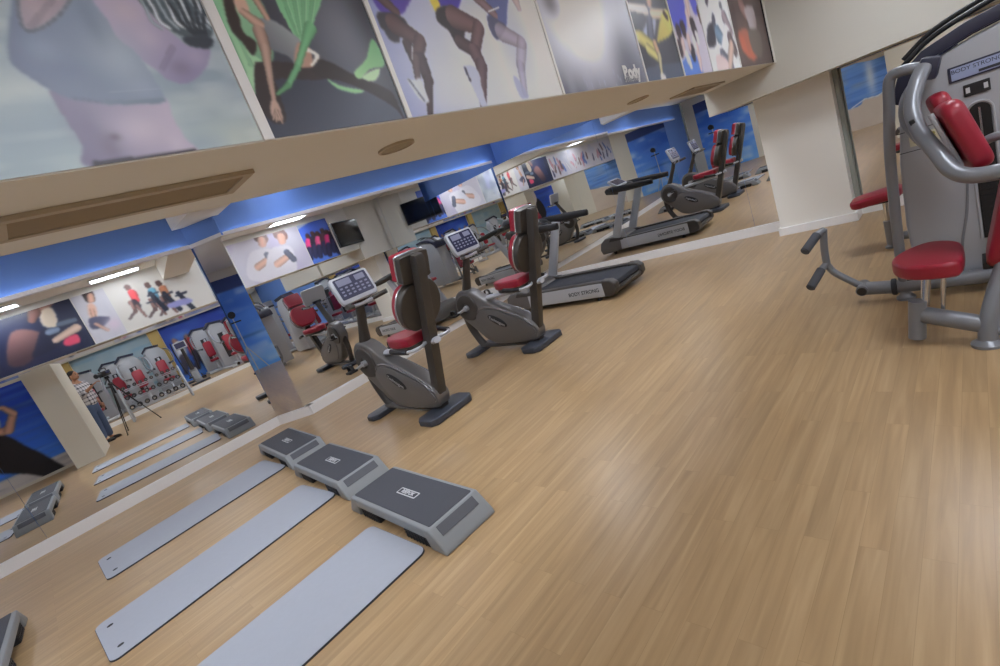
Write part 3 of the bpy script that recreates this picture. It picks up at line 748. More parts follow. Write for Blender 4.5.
# 7 white poster with grey dancer figures
p = front_pic(YD[6]+0.008, YD[7]-0.01, 0.015, (224, 224, 230)); p.conv = fpx(7.14, 640)
p.glow((620, 120), 60, 120, (204, 208, 216), 0.8)
p.poly([(480, 190), (520, 170), (540, 320), (480, 325)], (52, 52, 66)); p.limb((470, -20), (470, 20), 16, 12, (56, 52, 66)); p.limb((520, 120), (526, 190), 12, 20, (82, 84, 100)); p.limb((570, 40), (575, 50), 14, 10, (110, 112, 120))
p.limb((600, 130), (640, 220), 26, 22, (150, 136, 144)); p.limb((560, 250), (600, 300), 34, 20, (112, 136, 160)); p.limb((620, 240), (600, 360), 30, 26, (232, 232, 238), 0.3); p.limb((640, 280), (680, 370), 26, 22, (96, 82, 88)); p.limb((590, 400), (650, 480), 26, 30, (104, 104, 120)); p.limb((650, 330), (640, 470), 22, 20, (198, 172, 160)); p.poly([(540, 390), (620, 430), (625, 520), (560, 525)], (214, 190, 190))
p.poly([(430, 340), (470, 330), (510, 540), (450, 545)], (98, 104, 138)); p.poly([(690, 400), (705, 370), (750, 490), (680, 512)], (206, 210, 214))
tag(p.build('poster', FRONT, 0.004), 'seventh poster, white with grey dancer figures', 'poster', GP)

# 8 dark brown
p = front_pic(YD[7]+0.01, YD[8], 0.018, (84, 70, 70)); p.conv = fpx(7.14, 640)
p.noise(0.3, 0.2, 0.6, (62, 54, 60), 2); p.limb((720, 40), (740, 80), 30, 26, (152, 116, 112)); p.poly([(740, 60), (800, 50), (830, 210), (790, 222), (764, 150)], (170, 160, 164)); p.poly([(700, 230), (770, 220), (800, 340), (840, 400), (800, 430), (730, 360)], (176, 98, 78), soft=3); p.poly([(770, 220), (850, 230), (870, 400), (810, 380)], (104, 96, 90), soft=3); p.noise(0.12, 0.2, 0.3, (110, 92, 88), 9)
pb = tag(p.build('poster', FRONT, 0.004), 'last dark brown poster at the far end of the bulkhead', 'poster', GP)
m_ = MB(); m_.box((XF+0.008, 6.99, (ZS+ZC)/2), (0.012, 0.02, ZC-ZS-0.006)); m_.build('edge_strip', BLACK, pb, smooth=False)
# white strips between posters
for i, (yy, wd) in enumerate(((YD[1], 0.034), (YD[2], 0.022), (YD[3], 0.018), (YD[4], 0.018), (YD[5], 0.018), (YD[6], 0.014), (YD[7], 0.018))):
    m_ = MB(); m_.box((XF+0.005, yy, (ZS+ZC)/2), (0.012, wd, ZC-ZS-0.004)); struct('trim_%d' % (6+i), m_, WHITE, smooth=False)

# ------------------------------------------------------------------ posters on the back of the bulkhead (seen in the mirrors)
def back_pic(y0, y1, bg, cell=0.016): return Pic(y0, y1, ZS+0.004, ZC-0.12, cell, bg)
BACK = lambda a, b, t: (XK-0.0046-t, a, b)
def bpx(k, ox, oy, M):
    def c(q):
        P = at(ox+q[0]/k, oy+q[1]/k, 0, XK, M); return (P[1], P[2])
    return c
GB = 'posters along the back of the bulkhead'
p = back_pic(-1.3, 0.47, (30, 34, 58)); p.conv = bpx(5.0, 20, 260, M1)
p.poly([(-40, 360), (100, 360), (110, 420), (40, 520), (-60, 520)], (104, 74, 72), soft=4, shade=((0, 380), (60, 480), (66, 48, 52))); p.poly([(75, 440), (110, 350), (190, 330), (200, 420), (70, 490)], (30, 32, 50))
p.limb((110, 240), (140, 210), 28, 26, (150, 112, 98)); p.poly([(100, 260), (160, 240), (190, 320), (150, 340), (110, 320)], (206, 190, 170)); p.limb((180, 400), (280, 340), 18, 24, (196, 168, 150)); p.limb((200, 320), (270, 300), 16, 16, (86, 96, 112)); p.limb((150, 360), (180, 350), 20, 18, (108, 120, 140)); p.poly([(220, 400), (280, 370), (300, 410), (230, 430)], (200, 70, 96)); p.limb((70, 260), (60, 300), 30, 20, (110, 74, 66))
tag(p.build('poster', BACK, 0.004, m=PRINT, gain=1.1), 'mirrored poster of a woman lifting a dumbbell on dark navy', 'poster', GB)
p = back_pic(0.49, 1.02, (200, 198, 206)); p.conv = bpx(5.0, 20, 260, M1)
p.noise(0.1, 0.6, 0.3, (170, 168, 184), 3); p.limb((340, 170), (350, 195), 26, 22, (52, 40, 42)); p.limb((352, 180), (356, 200), 16, 16, (190, 146, 126)); p.poly([(340, 220), (376, 230), (385, 290), (350, 290)], (200, 160, 140)); p.limb((360, 250), (380, 320), 10, 8, (196, 152, 132)); p.poly([(350, 290), (450, 285), (420, 330), (360, 345)], (70, 70, 90)); p.limb((380, 320), (440, 350), 10, 8, (190, 150, 132)); p.glow((470, 320), 34, 34, (212, 196, 210), 1.0)
tag(p.build('poster', BACK, 0.004, m=PRINT, gain=1.1), 'mirrored pale poster of a woman sitting beside an exercise ball', 'poster', GB)
p = back_pic(1.04, 2.72, (216, 212, 206)); p.conv = bpx(5.0, 20, 260, M1)
for x, y, c in ((560, 170, (170, 60, 64)), (660, 160, (90, 140, 160)), (715, 150, (170, 110, 80))):
    p.limb((x-25, y-35), (x-18, y-28), 14, 13, (70, 48, 44)); p.limb((x, y-5), (x+20, y+30), 20, 18, c); p.limb((x+10, y+40), (x+30, y+60), 16, 16, (44, 42, 50)); p.limb((x-10, y+40), (x+20, y+90), 9, 8, (120, 90, 84)); p.limb((x+20, y+80), (x-10, y+125), 7, 6, (90, 74, 74)); p.limb((x+25, y+60), (x+70, y+110), 8, 6, (120, 90, 84))
for x0 in (650, 720, 790): p.limb((x0, 165), (x0+80, 245), 10, 12, (40, 44, 56)); p.limb((x0-10, 180), (x0+40, 160), 5, 5, (50, 54, 66)); p.limb((x0-15, 215), (x0+35, 205), 4, 4, (50, 54, 66))
p.poly([(740, 220), (830, 190), (860, 210), (760, 240)], (150, 150, 200))
tag(p.build('poster', BACK, 0.004, m=PRINT, gain=1.1), 'mirrored white poster of people running on treadmills', 'poster', GB)
p = back_pic(2.74, 4.05, (190, 194, 200)); p.noise(0.3, 0.3, 0.7, (90, 96, 112), 6); p.noise(0.2, 0.3, 0.5, (150, 150, 190), 16)
tag(p.build('poster', BACK, 0.004, m=PRINT, gain=1.1), 'mirrored grey poster at the wall kink', 'poster', GB)
p = back_pic(4.07, 5.75, (204, 200, 212)); p.conv = bpx(3.33, 225, 210, M3)
p.noise(0.4, 0.4, 0.5, (176, 164, 196), 7)
for x, y in ((120, 100), (185, 90)):
    p.limb((x-5, y-12), (x+5, y-5), 22, 18, (96, 66, 60)); p.limb((x+2, y+2), (x+4, y+12), 14, 13, (214, 168, 150)); p.poly([(x-40, y+50), (x, y+30), (x+40, y+40), (x+50, y+130), (x-40, y+130)], (228, 224, 232)); p.limb((x-10, y+90), (x+30, y+60), 12, 10, (212, 170, 152)); p.limb((x+20, y+50), (x+44, y+74), 10, 10, (88, 90, 104))
tag(p.build('poster', BACK, 0.004, m=PRINT, gain=1.1), 'mirrored pale poster of two women lifting dumbbells', 'poster', GB)
p = back_pic(5.77, 6.56, (172, 186, 214)); p.conv = bpx(3.33, 225, 210, M3)
p.poly([(250, 60), (430, -20), (430, 40), (260, 110)], (64, 92, 180)); p.poly([(270, 150), (520, 70), (520, 120), (280, 190)], (86, 120, 206))
for i, (x, y) in enumerate(((278, 92), (294, 84), (310, 84), (326, 74), (341, 78), (356, 66), (372, 70), (388, 60))):
    p.limb((x-3, y-5), (x, y), 8, 8, (70, 48, 46)); p.limb((x, y+14), (x+4, y+38), 11, 11, [(220, 70, 130), (50, 46, 60), (224, 90, 140), (90, 60, 70)][i % 4]); p.limb((x+4, y+40), (x+8, y+70), 10, 8, (60, 60, 90)); p.limb((x+10, y+20), (x+20, y-2), 5, 4, (206, 160, 140))
tag(p.build('poster', BACK, 0.004, m=PRINT, gain=1.1), 'mirrored blue poster of a women aerobics class', 'poster', GB)

for i, (y0, y1, lb) in enumerate(((-2.9, -1.32, 'mirrored collage poster of white dancers beside the dumbbell woman'), (-4.6, -2.92, 'mirrored collage poster of pink and white figures'), (-6.9, -4.62, 'mirrored collage poster at the far end of the back row'))):
    p = back_pic(y0, y1, (214, 208, 214), 0.03); r_ = np.random.RandomState(60+i); p.noise(0.3, 0.3, 0.4, (170, 180, 210), 40+i)
    for q in range(14):
        x = y0+0.1+r_.rand()*(y1-y0-0.2); z = 2.3+r_.rand()*0.5; c_ = [(120, 90, 90), (70, 70, 100), (214, 150, 160), (90, 120, 190), (240, 236, 240)][r_.randint(5)]; p.limb((x, z), (x+0.1*r_.randn(), z+0.25), 0.06, 0.04, c_)
    tag(p.build('poster', BACK, 0.004, m=PRINT, gain=1.1), lb, 'poster', GB)

m_ = MB(); m_.box((XK-0.006, 0.1, ZS+0.0018), (0.012, 14.2, 0.0034)); struct('trim_16', m_, CREAM, smooth=False)

# ------------------------------------------------------------------ exercise mats
def rrect(lx, ly, r, n=6):
    out = []
    for cx, cy, a0 in ((lx/2-r, ly/2-r, 0), (-lx/2+r, ly/2-r, 90), (-lx/2+r, -ly/2+r, 180), (lx/2-r, -ly/2+r, 270)):
        for k in range(n+1):
            a = R(a0+90*k/n); out.append((cx+r*math.cos(a), cy+r*math.sin(a)))
    return out
def make_mat():
    t = thing('exercise_mat', None, 'exercise mat')
    m_ = MB(); m_.prism(rrect(0.69, 1.66, 0.06), 'z', 0.0, 0.011); m_.build('foam_base', MATEDGE, t)
    m_ = MB(); m_.prism(rrect(0.684, 1.654, 0.058), 'z', 0.0112, 0.0135); m_.build('top_layer', MATM, t)
    for s in (-1, 1):
        m_ = MB(); m_.tube([(s*0.20+0.012*math.cos(a), -0.75+0.017*math.sin(a), 0.0138) for a in np.linspace(0, 2*PI, 13)], 0.003, 6); m_.prism([(s*0.20+0.010*math.cos(a), -0.75+0.015*math.sin(a)) for a in np.linspace(0, 2*PI, 12, endpoint=False)], 'z', 0.0136, 0.0141); m_.build('eyelet', BLACK, t)
    return t
GM = 'blue grey exercise mats on the floor'
mat0 = make_mat(); place(mat0, (-5.79, 0.60, 0), R(1.0), 'blue-grey exercise mat nearest the mirror wall', GM)
place(copy_tree(mat0), (-4.33, 0.46, 0), R(2.5), 'blue-grey exercise mat in the middle of the row of three', GM)
place(copy_tree(mat0), (-2.87, 0.31, 0), R(-1.0), 'blue-grey exercise mat nearest camera, cut by the lower frame edge', GM)

# ------------------------------------------------------------------ step platforms
def make_step():
    t = thing('step_platform', None, 'step platform')
    m_ = MB()
    outer = [(-0.635, 0.0), (-0.628, 0.03), (-0.520, 0.150), (0.520, 0.150), (0.628, 0.03), (0.635, 0.0), (0.475, 0.0), (0.455, 0.092), (-0.455, 0.092), (-0.475, 0.0)]
    m_.prism(outer, 'y', -0.205, 0.205, bevel=0.014, seg=3)
    m_.box((0, -0.192, 0.105), (0.93, 0.03, 0.050), bevel=0.01); m_.box((0, 0.192, 0.105), (0.93, 0.03, 0.050), bevel=0.01)
    m_.build('body', STEPG, t)
    m_ = MB(); m_.prism(rrect(1.015, 0.350, 0.012, 3), 'z', 0.147, 0.154); m_.build('tread_pad', STEPPAD, t)
    for s in (-1, 1):
        m_ = MB()
        L_ = math.hypot(0.108, 0.120); ang = math.atan2(0.120, 0.108)
        rot = Matrix.Rotation(s*ang, 3, 'Y')
        m_.box((s*0.556, 0, 0.1140), (L_*0.42, 0.30, 0.006), rot=rot, bevel=0.002); m_.build('end_pad', mat('step_end_rubber_%d' % s, (84, 86, 93), 0.7), t, smooth=False)
    for sx in (-1, 1):
        for sy in (-1, 1):
            m_ = MB(); m_.box((sx*0.315, sy*0.165, 0.045), (0.26, 0.06, 0.090), bevel=0.004)
            for k in range(7): m_.box((sx*0.305-0.105+k*0.035, sy*0.1965, 0.04), (0.010, 0.008, 0.07))
            for k in range(3): m_.box((sx*0.305, sy*0.1965, 0.016+k*0.024), (0.24, 0.008, 0.006))
            m_.build('riser_block', STEPBLK, t, smooth=False)
    m_ = MB(); m_.prism(rrect(0.235, 0.060, 0.008, 3), 'z', 0.1535, 0.1552); pl = m_.build('label_plate', PLATE, t, smooth=False)
    m_ = MB(); m_.prism(rrect(0.215, 0.042, 0.004, 3), 'z', 0.155, 0.1558); m_.build('label_field', DARKTXT, pl, smooth=False)
    lettering('REEBOK', 0.042, PLATE, pl, (0, 0, 0.1560), (1, 0, 0), (0, 1, 0), bold=0.0015)
    return t
GSt = 'grey step platforms on the floor'
st0 = make_step(); place(st0, (-5.82, 1.655, 0), R(-4.5), 'grey step platform nearest the mirror wall, smallest in the row of three', GSt)
place(copy_tree(st0), (-4.38, 1.515, 0), R(-3.5), 'grey step platform in the middle of the row of three', GSt)
place(copy_tree(st0), (-2.95, 1.375, 0), R(-3.0), 'grey step platform nearest camera in the row of three', GSt)
place(copy_tree(st0), (-5.13, -1.00, 0), R(180-4.0), 'grey step platform cut off at the lower left frame corner', GSt)
place(copy_tree(st0), (-3.72, -1.10, 0), R(180-4.0), 'grey step platform seen only in the mirror, behind the corner one', GSt)
for x, y, l in ((-5.15, -2.10, 'blue-grey mat reflected at the left edge, under the nearer reflected step'), (-3.72, -2.2, 'blue-grey mat reflected at the left edge, behind the other mat')):
    place(copy_tree(mat0), (x, y, 0), R(180), l, GM)

# ------------------------------------------------------------------ exercise bikes (local: rider faces -X; rear foot at x=0)
def make_bike():
    t = thing('exercise_bike', None, 'exercise bike')
    def foot(name, cx, lx, ly, hz):
        m_ = MB()
        o = [(-lx/2, -ly/2+0.05), (-lx/2+0.06, -ly/2), (lx/2-0.06, -ly/2), (lx/2, -ly/2+0.06), (lx/2, ly/2-0.06), (lx/2-0.06, ly/2), (-lx/2+0.06, ly/2), (-lx/2, ly/2-0.05)]
        m_.prism([(cx+a, b) for a, b in o], 'z', 0.004, hz, bevel=0.016, seg=3)
        f = m_.build(name, BIKEFOOT, t)
        m_ = MB()
        for s in (-1, 1): m_.cyl((cx, s*(ly/2-0.09), 0.0), (cx, s*(ly/2-0.09), 0.012), 0.03, 12)
        m_.build('rubber_pad', BLACK, f)
    foot('rear_foot', 0.02, 0.30, 0.60, 0.075); foot('front_foot', -1.08, 0.22, 0.54, 0.065)
    # curved front leg from flywheel housing to the front foot
    m_ = MB(); m_.tube([(-1.10, 0, 0.62), (-1.12, 0, 0.40), (-1.06, 0, 0.20), (-0.98, 0, 0.06)], [0.075, 0.06, 0.055, 0.06], 14, smooth=6, flat=(1.0, 0.8)); m_.tube([(-1.02, 0, 0.09), (-0.80, 0, 0.065), (-0.50, 0, 0.06), (0.0, 0, 0.05)], [0.04, 0.035, 0.035, 0.04], 12, smooth=4, flat=(0.8, 1.5)); m_.build('front_leg', BIKED, t)
    # teardrop shroud
    top = [(-0.94, 0.91), (-0.80, 0.86), (-0.66, 0.74), (-0.50, 0.645), (-0.30, 0.545), (-0.10, 0.44), (0.03, 0.34), (0.09, 0.24), (0.07, 0.15), (0.0, 0.095), (-0.30, 0.085), (-0.62, 0.10), (-0.80, 0.17), (-0.92, 0.30), (-1.04, 0.43), (-1.16, 0.56), (-1.185, 0.67), (-1.15, 0.80), (-1.06, 0.89)]
    ol = [(a[0], a[1]) for a in catmull([(x, z) for x, z in top], 3, True)]
    m_ = MB(); m_.prism(ol, 'y', -0.085, 0.085, bevel=0.03, seg=3); sh = m_.build('shroud', BIKEG, t)
    # raised rear fairing panels on both sides, silver outline, name plate
    inner = [(-0.86, 0.50), (-0.70, 0.60), (-0.50, 0.575), (-0.28, 0.48), (-0.08, 0.375), (0.03, 0.27), (0.03, 0.17), (-0.30, 0.135), (-0.58, 0.15), (-0.74, 0.25)]
    il = [(a[0], a[1]) for a in catmull(inner, 4, True)]
    for s in (-1, 1):
        m_ = MB(); m_.prism(il, 'y', s*0.080, s*0.098, bevel=0.006); m_.build('side_panel', BIKEG, sh)
        m_ = MB(); m_.tube([(a, s*0.092, b+0.008) for a, b in catmull([(-0.86, 0.52), (-0.72, 0.625), (-0.50, 0.60), (-0.28, 0.505), (-0.07, 0.395), (0.045, 0.28)], 5)], 0.007, 8); m_.build('trim_line', SILVER, sh)
        m_ = MB(); m_.ell((-0.50, s*0.098, 0.42), (0.165, 0.012, 0.055), 18, Matrix.Rotation(R(32), 3, 'Y')); np_ = m_.build('name_plate', BLACK, sh)
        lettering('Technogym', 0.056, PLATE, np_, (-0.50, s*0.1115, 0.42), (-s*math.cos(R(32)), 0, s*math.sin(R(32))), (0, 0, 1), depth=0.0005)
        # flywheel ring
        m_ = MB(); m_.lathe([(0.06, 0.0), (0.06, 0.020), (0.12, 0.026), (0.175, 0.018), (0.19, 0.0)], (-0.96, s*0.083, 0.665), 32, Matrix.Rotation(R(-90*s), 3, 'X')); m_.build('crank_cover', BIKED, sh)
        # cranks and pedals
        dx, dz = (-0.165, -0.05) if s < 0 else (0.165, 0.05)
        m_ = MB(); m_.cyl((-0.96, s*0.08, 0.665), (-0.96, s*0.135, 0.665), 0.035); m_.tube([(-0.96, s*0.125, 0.665), (-0.96+dx, s*0.135, 0.665+dz)], [0.022, 0.016], 10); cr = m_.build('crank', SILVERP, t)
        m_ = MB(); m_.box((-0.96+dx, s*0.205, 0.665+dz), (0.10, 0.11, 0.028), bevel=0.006); m_.tube([(-0.96+dx-0.05, s*0.205, 0.67+dz), (-0.96+dx-0.03, s*0.205, 0.735+dz), (-0.96+dx+0.03, s*0.205, 0.735+dz), (-0.96+dx+0.05, s*0.205, 0.67+dz)], 0.010, 8, smooth=4, flat=(0.5, 2.2)); m_.build('pedal', BLACK, cr)
    # seat post / back mast, one leaning slab
    m_ = MB(); P0, P1_ = Vector((-0.03, 0, 0.06)), Vector((0.535, 0, 1.615)); d = (P1_-P0); ln = d.length
    ang = math.atan2(d.x, d.z)
    Mr = Matrix.Translation(P0) @ Matrix.Rotation(ang, 4, 'Y')
    m_.prism([(-0.055, 0), (0.055, 0), (0.055, 0.80), (0.050, ln-0.05), (0.03, ln), (-0.03, ln), (-0.050, ln-0.05), (-0.055, 0.80)], 'y', -0.052, 0.052, bevel=0.012, M=Mr)
    mast = m_.build('mast', BIKED, t)
    back = Matrix.Rotation(ang, 3, 'Y')
    def along(s, off, y=0): 
        q = back @ Vector((off, y, s)); return P0+q
    # lens shaped backrest: dark shell behind, silver piping, red pad in front
    lens = [(0.0, 0.0), (0.13, 0.01), (0.22, 0.10), (0.25, 0.22), (0.23, 0.34), (0.15, 0.44), (0.0, 0.46), (-0.15, 0.44), (-0.23, 0.34), (-0.25, 0.22), (-0.22, 0.10), (-0.13, 0.01)]
    head = [(-0.14, 0), (0.14, 0), (0.165, 0.05), (0.165, 0.21), (0.13, 0.25), (-0.13, 0.25), (-0.165, 0.21), (-0.165, 0.05)]
    for nm, ol_, s0_ in (('backrest', lens, 0.92), ('headrest', head, 1.40)):
        Mx = Matrix.Translation(along(s0_, 0)) @ back.to_4x4()
        pl = [(a[0], a[1]) for a in catmull(ol_, 4, True)]
        m_ = MB(); m_.prism(pl, 'x', -0.125, -0.04, bevel=0.02, seg=3, M=Mx); shl = m_.build(nm, BIKED, t)
        m_ = MB(); m_.tube([Mx @ Vector((-0.118, a, b)) for a, b in pl+pl[:2]], 0.009, 8); m_.build('piping', SILVER, shl)
        m_ = MB(); m_.prism([(a*0.97, 0.22+(b-0.22)*0.97) for a, b in pl], 'x', -0.200, -0.112, bevel=0.035, seg=4, M=Mx); m_.build('red_pad', RED, shl)
    # seat
    sv = [(-0.10, -0.20), (0.12, -0.19), (0.14, 0.0), (0.12, 0.19), (-0.10, 0.20), (-0.28, 0.15), (-0.38, 0.06), (-0.38, -0.06), (-0.28, -0.15)]
    m_ = MB(); m_.prism([(a[0]+0.02, a[1]) for a in catmull(sv, 4, True)], 'z', 0.815, 0.915, bevel=0.032, seg=4); st_ = m_.build('seat', RED, t)
    m_ = MB(); m_.prism([(a[0]*0.92+0.02, a[1]*0.92) for a in catmull(sv, 4, True)], 'z', 0.775, 0.82, bevel=0.008); m_.build('seat_pan', BIKED, st_)
    m_ = MB(); m_.box((0.05, 0, 0.765), (0.42, 0.09, 0.045), bevel=0.01); m_.tube([(-0.60, 0, 0.73), (-0.30, 0, 0.735), (0.10, 0, 0.77), (0.34, 0, 0.80)], [0.04, 0.04, 0.045, 0.04], 12, smooth=4, flat=(0.8, 1.2)); m_.build('seat_rail', SILVERP, t)
    # side grips beside the seat
    for s in (-1, 1):
        m_ = MB(); m_.tube([(0.22, s*0.05, 0.80), (0.28, s*0.18, 0.80), (0.20, s*0.27, 0.80), (-0.02, s*0.29, 0.83)], 0.016, 10, smooth=5); gp = m_.build('side_handle', SILVERP, t)
        m_ = MB(); m_.tube([(0.20, s*0.27, 0.80), (0.09, s*0.285, 0.813), (-0.03, s*0.29, 0.832)], 0.027, 12, smooth=4); m_.build('grip', BLACK, gp)
    # console mast, handlebar, console
    m_ = MB(); m_.tube([(-0.95, 0, 0.86), (-0.85, 0, 1.05), (-0.76, 0, 1.22), (-0.70, 0, 1.36)], [0.07, 0.055, 0.05, 0.05], 14, smooth=5, flat=(0.8, 1.1)); m_.build('console_mast', BIKED, t)
    m_ = MB(); m_.tube([(-0.55, -0.24, 1.34), (-0.62, -0.16, 1.325), (-0.68, 0, 1.315), (-0.62, 0.16, 1.325), (-0.55, 0.24, 1.34)], 0.02, 12, smooth=5); hb = m_.build('handlebar', SILVERP, t)
    for s in (-1, 1):
        m_ = MB(); m_.tube([(-0.52, s*0.255, 1.345), (-0.59, s*0.19, 1.332), (-0.63, s*0.13, 1.324)], 0.026, 12, smooth=3); m_.build('grip', BIKED, hb)
    Mc = Matrix.Translation((-0.655, 0, 1.515)) @ Matrix.Rotation(R(-16), 4, 'Y')
    m_ = MB(); tmp = [(-0.215, -0.155), (0.215, -0.155), (0.235, -0.09), (0.235, 0.13), (0.215, 0.155), (-0.215, 0.155), (-0.235, 0.13), (-0.235, -0.09)]
    m_.prism(tmp, 'x', -0.055, 0.0, bevel=0.016, seg=3, M=Mc); co = m_.build('console', SILVERP, t)
    m_ = MB(); m_.prism(rrect(0.405, 0.235, 0.015, 3), 'x', -0.01, 0.003, M=Mc @ Matrix.Translation((0, 0, 0.012))); scn = m_.build('screen', SCREEN, co, smooth=False)
    m_ = MB()
    for i in range(3):
        for j in range(6): m_.prism(rrect(0.034, 0.018, 0.006, 2), 'x', 0.0025, 0.0045, M=Mc @ Matrix.Translation((0, -0.155+j*0.062, -0.06+i*0.038)))
    m_.prism(rrect(0.17, 0.07, 0.005, 2), 'x', 0.0025, 0.0042, M=Mc @ Matrix.Translation((0, -0.09, 0.080))); m_.prism(rrect(0.12, 0.06, 0.005, 2), 'x', 0.0025, 0.0042, M=Mc @ Matrix.Translation((0, 0.11, 0.080)))
    m_.build('button_field', SCRBTN, scn, smooth=False)
    m_ = MB(); m_.box((-0.70, 0, 1.37), (0.08, 0.16, 0.05), bevel=0.012); m_.build('console_bracket', BLACK, t)
    return t
GBk = 'recumbent style exercise bikes along the mirror wall'
bk0 = make_bike(); place(bk0, (-4.09, 2.655, 0), R(1), 'nearer exercise bike with red seat and headrest, in front of the mirror', GBk)
place(copy_tree(bk0), (-4.06, 4.33, 0), R(2), 'farther exercise bike with red seat, in front of the treadmill', GBk)

# ------------------------------------------------------------------ treadmill (local: user faces -X, deck centre at origin)
def make_treadmill():
    t = thing('treadmill', None, 'treadmill')
    W = 0.475
    # side rails: silver skirts with a sloped top
    for s in (-1, 1):
        m_ = MB(); m_.prism([(-0.95, 0.09), (0.86, 0.06), (0.90, 0.11), (0.90, 0.245), (0.80, 0.270), (-0.95, 0.305)], 'y', s*(W-0.055), s*W, bevel=0.012, seg=3); sk = m_.build('side_skirt', SILVERP, t)
        m_ = MB(); m_.prism([(-0.95, 0.290), (0.86, 0.258), (0.86, 0.286), (-0.95, 0.320)], 'y', s*(W-0.125), s*(W-0.002), bevel=0.010); m_.build('foot_rail', BIKED, sk)
        lettering('BODY STRONG', 0.078, DARKTXT, sk, (0.50, s*(W+0.0008), 0.170), (-s, 0, 0), (0, 0, 1), depth=0.0006, bold=0.0015)
        # corner cap, rear
        m_ = MB(); m_.prism([(0.84, 0.05), (0.99, 0.055), (1.05, 0.12), (1.05, 0.23), (0.98, 0.285), (0.84, 0.30)], 'y', s*(W-0.13), s*(W+0.008), bevel=0.022, seg=3); m_.build('end_cap', BIKED, t)
        m_ = MB(); m_.cyl((0.70, s*(W-0.06), 0.0), (0.70, s*(W-0.06), 0.09), 0.022); m_.cyl((0.70, s*(W-0.06), 0.0), (0.70, s*(W-0.06), 0.02), 0.034); m_.build('leveller', BIKED, t); m_ = MB(); m_.cyl((-0.8, s*(W-0.08), 0.0), (-0.8, s*(W-0.08), 0.10), 0.035); m_.build('leveller', BIKED, t)
    # deck, belt, rollers
    m_ = MB(); m_.prism([(-0.85, 0.20), (0.93, 0.17), (0.93, 0.250), (-0.85, 0.285)], 'y', -W+0.05, W-0.05); m_.build('deck', BIKED, t, smooth=False)
    m_ = MB(); m_.prism([(-0.80, 0.285), (0.96, 0.252), (1.0, 0.235), (1.02, 0.19), (0.99, 0.13), (0.93, 0.13), (0.93, 0.247), (-0.80, 0.28)], 'y', -W+0.125, W-0.125, bevel=0.004); m_.build('running_belt', BELT, t)
    m_ = MB(); m_.prism([(0.86, 0.05), (1.0, 0.06), (1.045, 0.12), (1.03, 0.16), (0.86, 0.13)], 'y', -W+0.12, W-0.12, bevel=0.01); m_.build('rear_beam', BIKED, t)
    # motor hood
    hood = [(-1.06, 0.05), (-1.09, 0.16), (-1.04, 0.30), (-0.92, 0.375), (-0.74, 0.375), (-0.58, 0.315), (-0.56, 0.27), (-0.58, 0.07)]
    m_ = MB(); m_.prism(hood, 'y', -W-0.005, W+0.005, bevel=0.035, seg=4); m_.build('motor_hood', BIKEG, t)
    # uprights lean backwards to the rails
    for s in (-1, 1):
        m_ = MB(); m_.prism([(-0.79, 0.28), (-0.60, 0.28), (-0.17, 1.20), (-0.30, 1.26)], 'y', s*(W-0.075), s*(W-0.02), bevel=0.012); m_.build('upright', SILVERP, t, ang=30)
        m_ = MB(); m_.prism([(-0.84, 0.285), (-0.50, 0.275), (-0.50, 0.315), (-0.78, 0.36)], 'y', s*(W-0.12), s*(W+0.01), bevel=0.012); m_.build('upright_foot', BIKED, t)
        m_ = MB(); m_.tube([(-0.52, s*(W-0.06), 1.30), (-0.30, s*(W-0.04), 1.275), (0.05, s*(W-0.04), 1.245), (0.40, s*(W-0.05), 1.215)], [0.045, 0.052, 0.05, 0.038], 14, smooth=5, flat=(1.25, 0.8)); m_.build('handrail', BLACK, t)
    # cross console
    m_ = MB(); m_.prism([(-0.60, 1.24), (-0.36, 1.18), (-0.30, 1.22), (-0.33, 1.27), (-0.56, 1.36), (-0.62, 1.32)], 'y', -W+0.02, W-0.02, bevel=0.02, seg=3); cs = m_.build('console', BIKED, t)
    for y in (-0.30, 0.30):
        m_ = MB(); m_.lathe([(0.002, 0.035), (0.07, 0.032), (0.10, 0.018), (0.11, 0.0), (0.002, 0.0)], (-0.42, y, 1.305), 24, Matrix.Rotation(R(18), 3, 'Y')); m_.build('cup_holder', BLACK, cs)
    Mc = Matrix.Translation((-0.50, 0, 1.40)) @ Matrix.Rotation(R(-52), 4, 'Y')
    m_ = MB(); m_.prism(rrect(0.50, 0.26, 0.04, 4), 'x', -0.03, 0.012, bevel=0.01, M=Mc); dp = m_.build('display', SILVERP, t)
    m_ = MB(); m_.prism(rrect(0.42, 0.18, 0.02, 3), 'x', 0.008, 0.014, M=Mc); m_.build('screen', SCREEN, dp, smooth=False)
    m_ = MB(); m_.ell((-0.40, 0.12, 1.27), (0.03, 0.045, 0.014)); m_.build('safety_key', AMBER, cs)
    m_ = MB(); m_.tube([(-0.33, -0.20, 1.26), (-0.20, -0.13, 1.26), (-0.17, 0, 1.26), (-0.20, 0.13, 1.26), (-0.33, 0.20, 1.26)], 0.018, 10, smooth=4); m_.build('hand_sensor_bar', BLACK, t)
    return t
tm = make_treadmill(); place(tm, (-4.80, 6.27, 0), R(0.5), 'silver treadmill with black handrails at the far mirrored corner')

